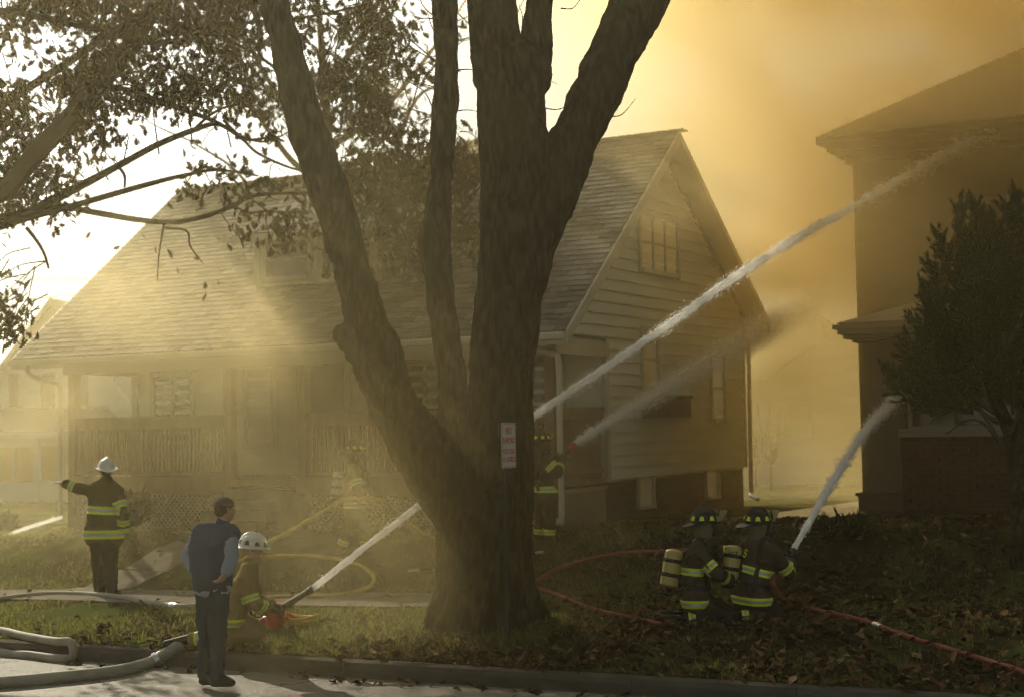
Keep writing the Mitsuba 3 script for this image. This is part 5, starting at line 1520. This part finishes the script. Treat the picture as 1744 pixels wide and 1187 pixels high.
# ------------------------------------------------------------------ sign, tools
SG = thing('parking_sign', 'white and red no parking sign on a thin dark post in front of the trunk', 'sign')
sb = P(862, 1097, 14.9)
sb[2] = float(gz(sb[0], sb[1]))
stp = P(857, 722, 14.9)
pd = unit(stp - sb)
al = math.radians(62)
nrm = np.array([math.sin(al), -math.cos(al), 0])
xx = np.array([math.cos(al), math.sin(al), 0])
prof = [(-.035, .0), (-.030, .0), (-.016, .0), (-.016, -.028), (.016, -.028), (.016, 0), (.035, 0), (.035, -.005), (.021, -.005), (.021, -.033), (-.021, -.033), (-.021, -.005), (-.035, -.005)]
mm = trimesh.creation.extrude_polygon(Polygon(prof).buffer(0), np.linalg.norm(stp - sb) + .2, engine='earcut')
xv = unit(xx - pd * np.dot(xx, pd))
obj('post', xf(mm, frame(sb - pd * .2, xv, np.cross(pd, xv), pd)), 'm_post', SG)
yv = pd
nv_ = unit(np.cross(xv, yv))
if nv_ @ nrm < 0:
    nv_ = -nv_
sc = (P(859.5, 758, 14.9)) + nv_ * .045
Mx = frame(sc, xv, yv, np.cross(xv, yv))


def rrect(w, h, r):
    return Polygon([(-w / 2 + r, -h / 2 + r), (w / 2 - r, -h / 2 + r), (w / 2 - r, h / 2 - r), (-w / 2 + r, h / 2 - r)]).buffer(r, 6)


Wd, Hd = .305, .458
PK = obj('plate', xf(trimesh.creation.extrude_polygon(rrect(Wd, Hd, .02), .003, engine='earcut'), Mx), 'm_sign_white', SG)
obj('border', xf(trimesh.creation.extrude_polygon(rrect(Wd - .016, Hd - .016, .016).difference(rrect(Wd - .030, Hd - .030, .012)), .0012, engine='earcut'), Mx @ frame([0, 0, .003], [1, 0, 0], [0, 1, 0], [0, 0, 1])), 'm_sign_red', PK)
for txt, y, h, wmax in (('NO', .115, .062, .15), ('PARKING', .020, .058, .255), ('THIS SIDE', -.085, .048, .25), ('OF STREET', -.165, .048, .25)):
    m = meshkit.text_mesh(txt, h, .0015, bold=True)
    w_ = m.extents[0]
    m.apply_scale([min(1, wmax / w_), 1, 1])
    m.apply_translation([-(m.bounds[0][0] + m.bounds[1][0]) / 2, y, .003])
    obj('lettering', xf(m, Mx), 'm_sign_red', PK)
for y in (.205, -.205):
    obj('bolt', xf(trimesh.creation.cylinder(.008, .006, sections=10).apply_translation([0, y, .006]), Mx), 'm_metal', PK)
pk0, pk1 = G(694, 978, .03), G(926, 946, .05)
PP = thing('pike_pole', 'dark pole with pale ends lying on the grass behind the trunk', 'pole')
obj('shaft', tube([pk0, (pk0 + pk1) / 2, pk1], .02, 8), 'm_dark', PP)
for a, b in ((pk0, pk0 + (pk1 - pk0) * .09), (pk1, pk1 - (pk1 - pk0) * .06)):
    obj('end_cap', tube([a, b], .023, 8), 'm_silver', PP)

# ------------------------------------------------------------------ air and smoke
scene['haze_air'] = dict(type='homogeneous', albedo=rgb((.85, .76, .5)), sigma_t=HAZE_SIGMA, phase=dict(type='hg', g=.68))
scene['haze'] = dict(type='cube', to_world=T().translate([0, 20, 9.0]).scale([160, 175, 11.0]), bsdf=dict(type='null'), interior=dict(type='ref', id='haze_air'))
labels['haze'] = dict(kind='stuff', label='thin sunlit haze over the whole street')
scene['camera']['medium'] = dict(type='ref', id='haze_air')
X0, X1, Y0, Y1, Z0, Z1 = -17., 17., 11.0, 44., -.4, 16.
nx, ny, nz_ = 112, 110, 58
gx, gy, gzz = np.meshgrid(np.linspace(X0, X1, nx), np.linspace(Y0, Y1, ny), np.linspace(Z0, Z1, nz_), indexing='ij')
pp = np.stack([gx, gy, gzz], -1)
wq = pp + 3.0 * (np.stack([meshkit.fbm(pp * .30, 2, 40), meshkit.fbm(pp * .30, 2, 41), meshkit.fbm(pp * .30, 2, 42)], -1) - .5)
f1 = meshkit.fbm(wq * .36, 4, 3)
f2 = meshkit.fbm(wq * np.array([.52, .52, .44]), 5, 13)


def blob(c, r):
    return np.exp(-(((gx - c[0]) / r[0]) ** 2 + ((gy - c[1]) / r[1]) ** 2 + ((gzz - c[2]) / r[2]) ** 2))


w1, w2 = ss(.40, .60, f1), ss(.42, .58, f2)
den = .003 * w1 * ss(9, 4, gzz)
den += .46 * (.30 + w1) * blob((-3.7, 23.5, 2.2), (3.9, 1.2, 2.2))          # over the front of the bungalow
den += .085 * (.25 + w2) * blob((-3.8, 21.5, 3.8), (4.0, 1.0, 2.8))          # hanging over the lawn under the oak
den += .05 * (.10 + w2) * blob((-5.6, 25.0, 5.4), (4.0, 1.4, 2.0))
den += .48 * (.25 + w1) * blob((4.9, 30.5, 13.6), (4.6, 4.2, 2.3))          # the plume leaning over, above the picture          # over the left of its roof
den += .22 * (.5 + w2) * blob((-1.35, 14.6, 2.2), (1.0, 1.0, 2.0))          # drifting past the trunk
den += .16 * w2 * blob((-2.4, 13.2, .9), (.7, .8, 1.0))
den += .07 * w1 * blob((-1.0, 18.8, 2.8), (2.4, 1.6, 2.8))
den += .60 * (.20 + w1) * blob((6.2, 28.5, 4.4), (3.2, 4.5, 3.8))           # between the houses
den += .14 * w2 * blob((3.3, 24.4, 4.4), (1.8, 1.1, 2.6))                   # along the gable wall
den += .50 * w2 * blob((2.2, 22.6, 6.2), (1.3, .9, 1.0))                    # a wisp at the gable top
den += .95 * (.04 + w2) * blob((8.0, 26.5, 11.2), (4.8, 3.6, 4.2))          # the plume over the burning house
den += .35 * w2 * blob((5.8, 27.4, 6.8), (1.8, 1.6, 1.8))                   # a dark billow at its eave
nw = -((gx - 5.77) * .485 + (gy - 24.5) * .875)                             # metres in front of that house
den += .85 * (.35 + w1) * np.exp(-((nw - .55) / .6) ** 2) * ss(3.9, 5.4, gx) * ss(3.9, 6.2, gzz) * ss(15, 10, gzz)
den += .22 * (.4 + w1) * blob((-.5, 15.3, 1.7), (1.3, .45, 1.6))            # thin haze between the sign and the trunk
den += .26 * (.16 + w2) * blob((6.8, 21.0, 5.4), (2.8, 1.3, 2.2))
den += .06 * (.2 + w1) * blob((3.0, 24.0, 2.2), (2.4, 2.0, 1.8))
edge = ss(0, 1.6, gx - X0) * ss(0, 1.6, X1 - gx) * ss(0, 1.6, gy - Y0) * ss(0, 2, Y1 - gy) * ss(0, 2.0, Z1 - gzz)
den = np.clip(den * edge + HAZE_SIGMA, HAZE_SIGMA, .7)
grid = mi.VolumeGrid(np.ascontiguousarray(den.transpose(2, 1, 0)[..., None]).astype(np.float32))
scene['smoke_air'] = dict(type='heterogeneous', albedo=rgb((.81, .675, .36)), scale=1.0, phase=dict(type='hg', g=.62),
                          sigma_t=dict(type='gridvolume', grid=grid, to_world=T().translate([X0, Y0, Z0]).scale([X1 - X0, Y1 - Y0, Z1 - Z0])))
scene['smoke'] = dict(type='cube', to_world=T().translate([(X0 + X1) / 2, (Y0 + Y1) / 2, (Z0 + Z1) / 2]).scale([(X1 - X0) / 2, (Y1 - Y0) / 2, (Z1 - Z0) / 2]), bsdf=dict(type='null'),
                      interior=dict(type='ref', id='smoke_air'), exterior=dict(type='ref', id='haze_air'))
# the mist of the second jet: fine drops as a small medium along its axis
ma, mbb = n2 + .05 * unit(P(1310, 550, 26.2) - n2), P(1350, 531, 26.9)
mz = unit(mbb - ma)
mx = unit(np.cross(mz, [0, 0, 1.]))
my = np.cross(mz, mx)
mL, mW = float(np.linalg.norm(mbb - ma)), .55
lx, ly, lz = np.meshgrid(np.linspace(-mW, mW, 30), np.linspace(-mW, mW, 30), np.linspace(0, mL, 120), indexing='ij')
wr_ = .035 + .20 * (lz / mL)
sag = .10 * np.sin(np.pi * lz / mL)
rr2 = (lx ** 2 + (ly + sag * 0) ** 2) / wr_ ** 2
strk = .35 + 1.3 * meshkit.fbm(np.stack([lx / wr_ * 1.2, ly / wr_ * 1.2, lz * 1.1], -1), 3, 4)
md_ = 36.0 * np.exp(-rr2) * (.05 / wr_) ** 1.2 * strk * ss(mL, mL * .75, lz) + .02
md_ = np.where(lx ** 2 + ly ** 2 > (mW * .96) ** 2, .02, md_)
mg = mi.VolumeGrid(np.ascontiguousarray(md_.transpose(2, 1, 0)[..., None]).astype(np.float32))
Mm = T(frame(ma, mx, my, mz).tolist())
scene['mist_air'] = dict(type='heterogeneous', albedo=rgb((.985, .97, .93)), scale=1.0, phase=dict(type='hg', g=.2),
                         sigma_t=dict(type='gridvolume', grid=mg, to_world=Mm @ T().translate([-mW, -mW, 0]).scale([2 * mW, 2 * mW, mL])))
scene['mist'] = dict(type='cube', to_world=Mm @ T().translate([0, 0, mL / 2]).scale([mW, mW, mL / 2]), bsdf=dict(type='null'), interior=dict(type='ref', id='mist_air'), exterior=dict(type='ref', id='smoke_air'))
labels['mist'] = dict(kind='stuff', label='fine water mist drifting along the second jet between the houses')
labels['smoke'] = dict(kind='stuff', label='yellow brown smoke drifting from the burning house across the lawn')
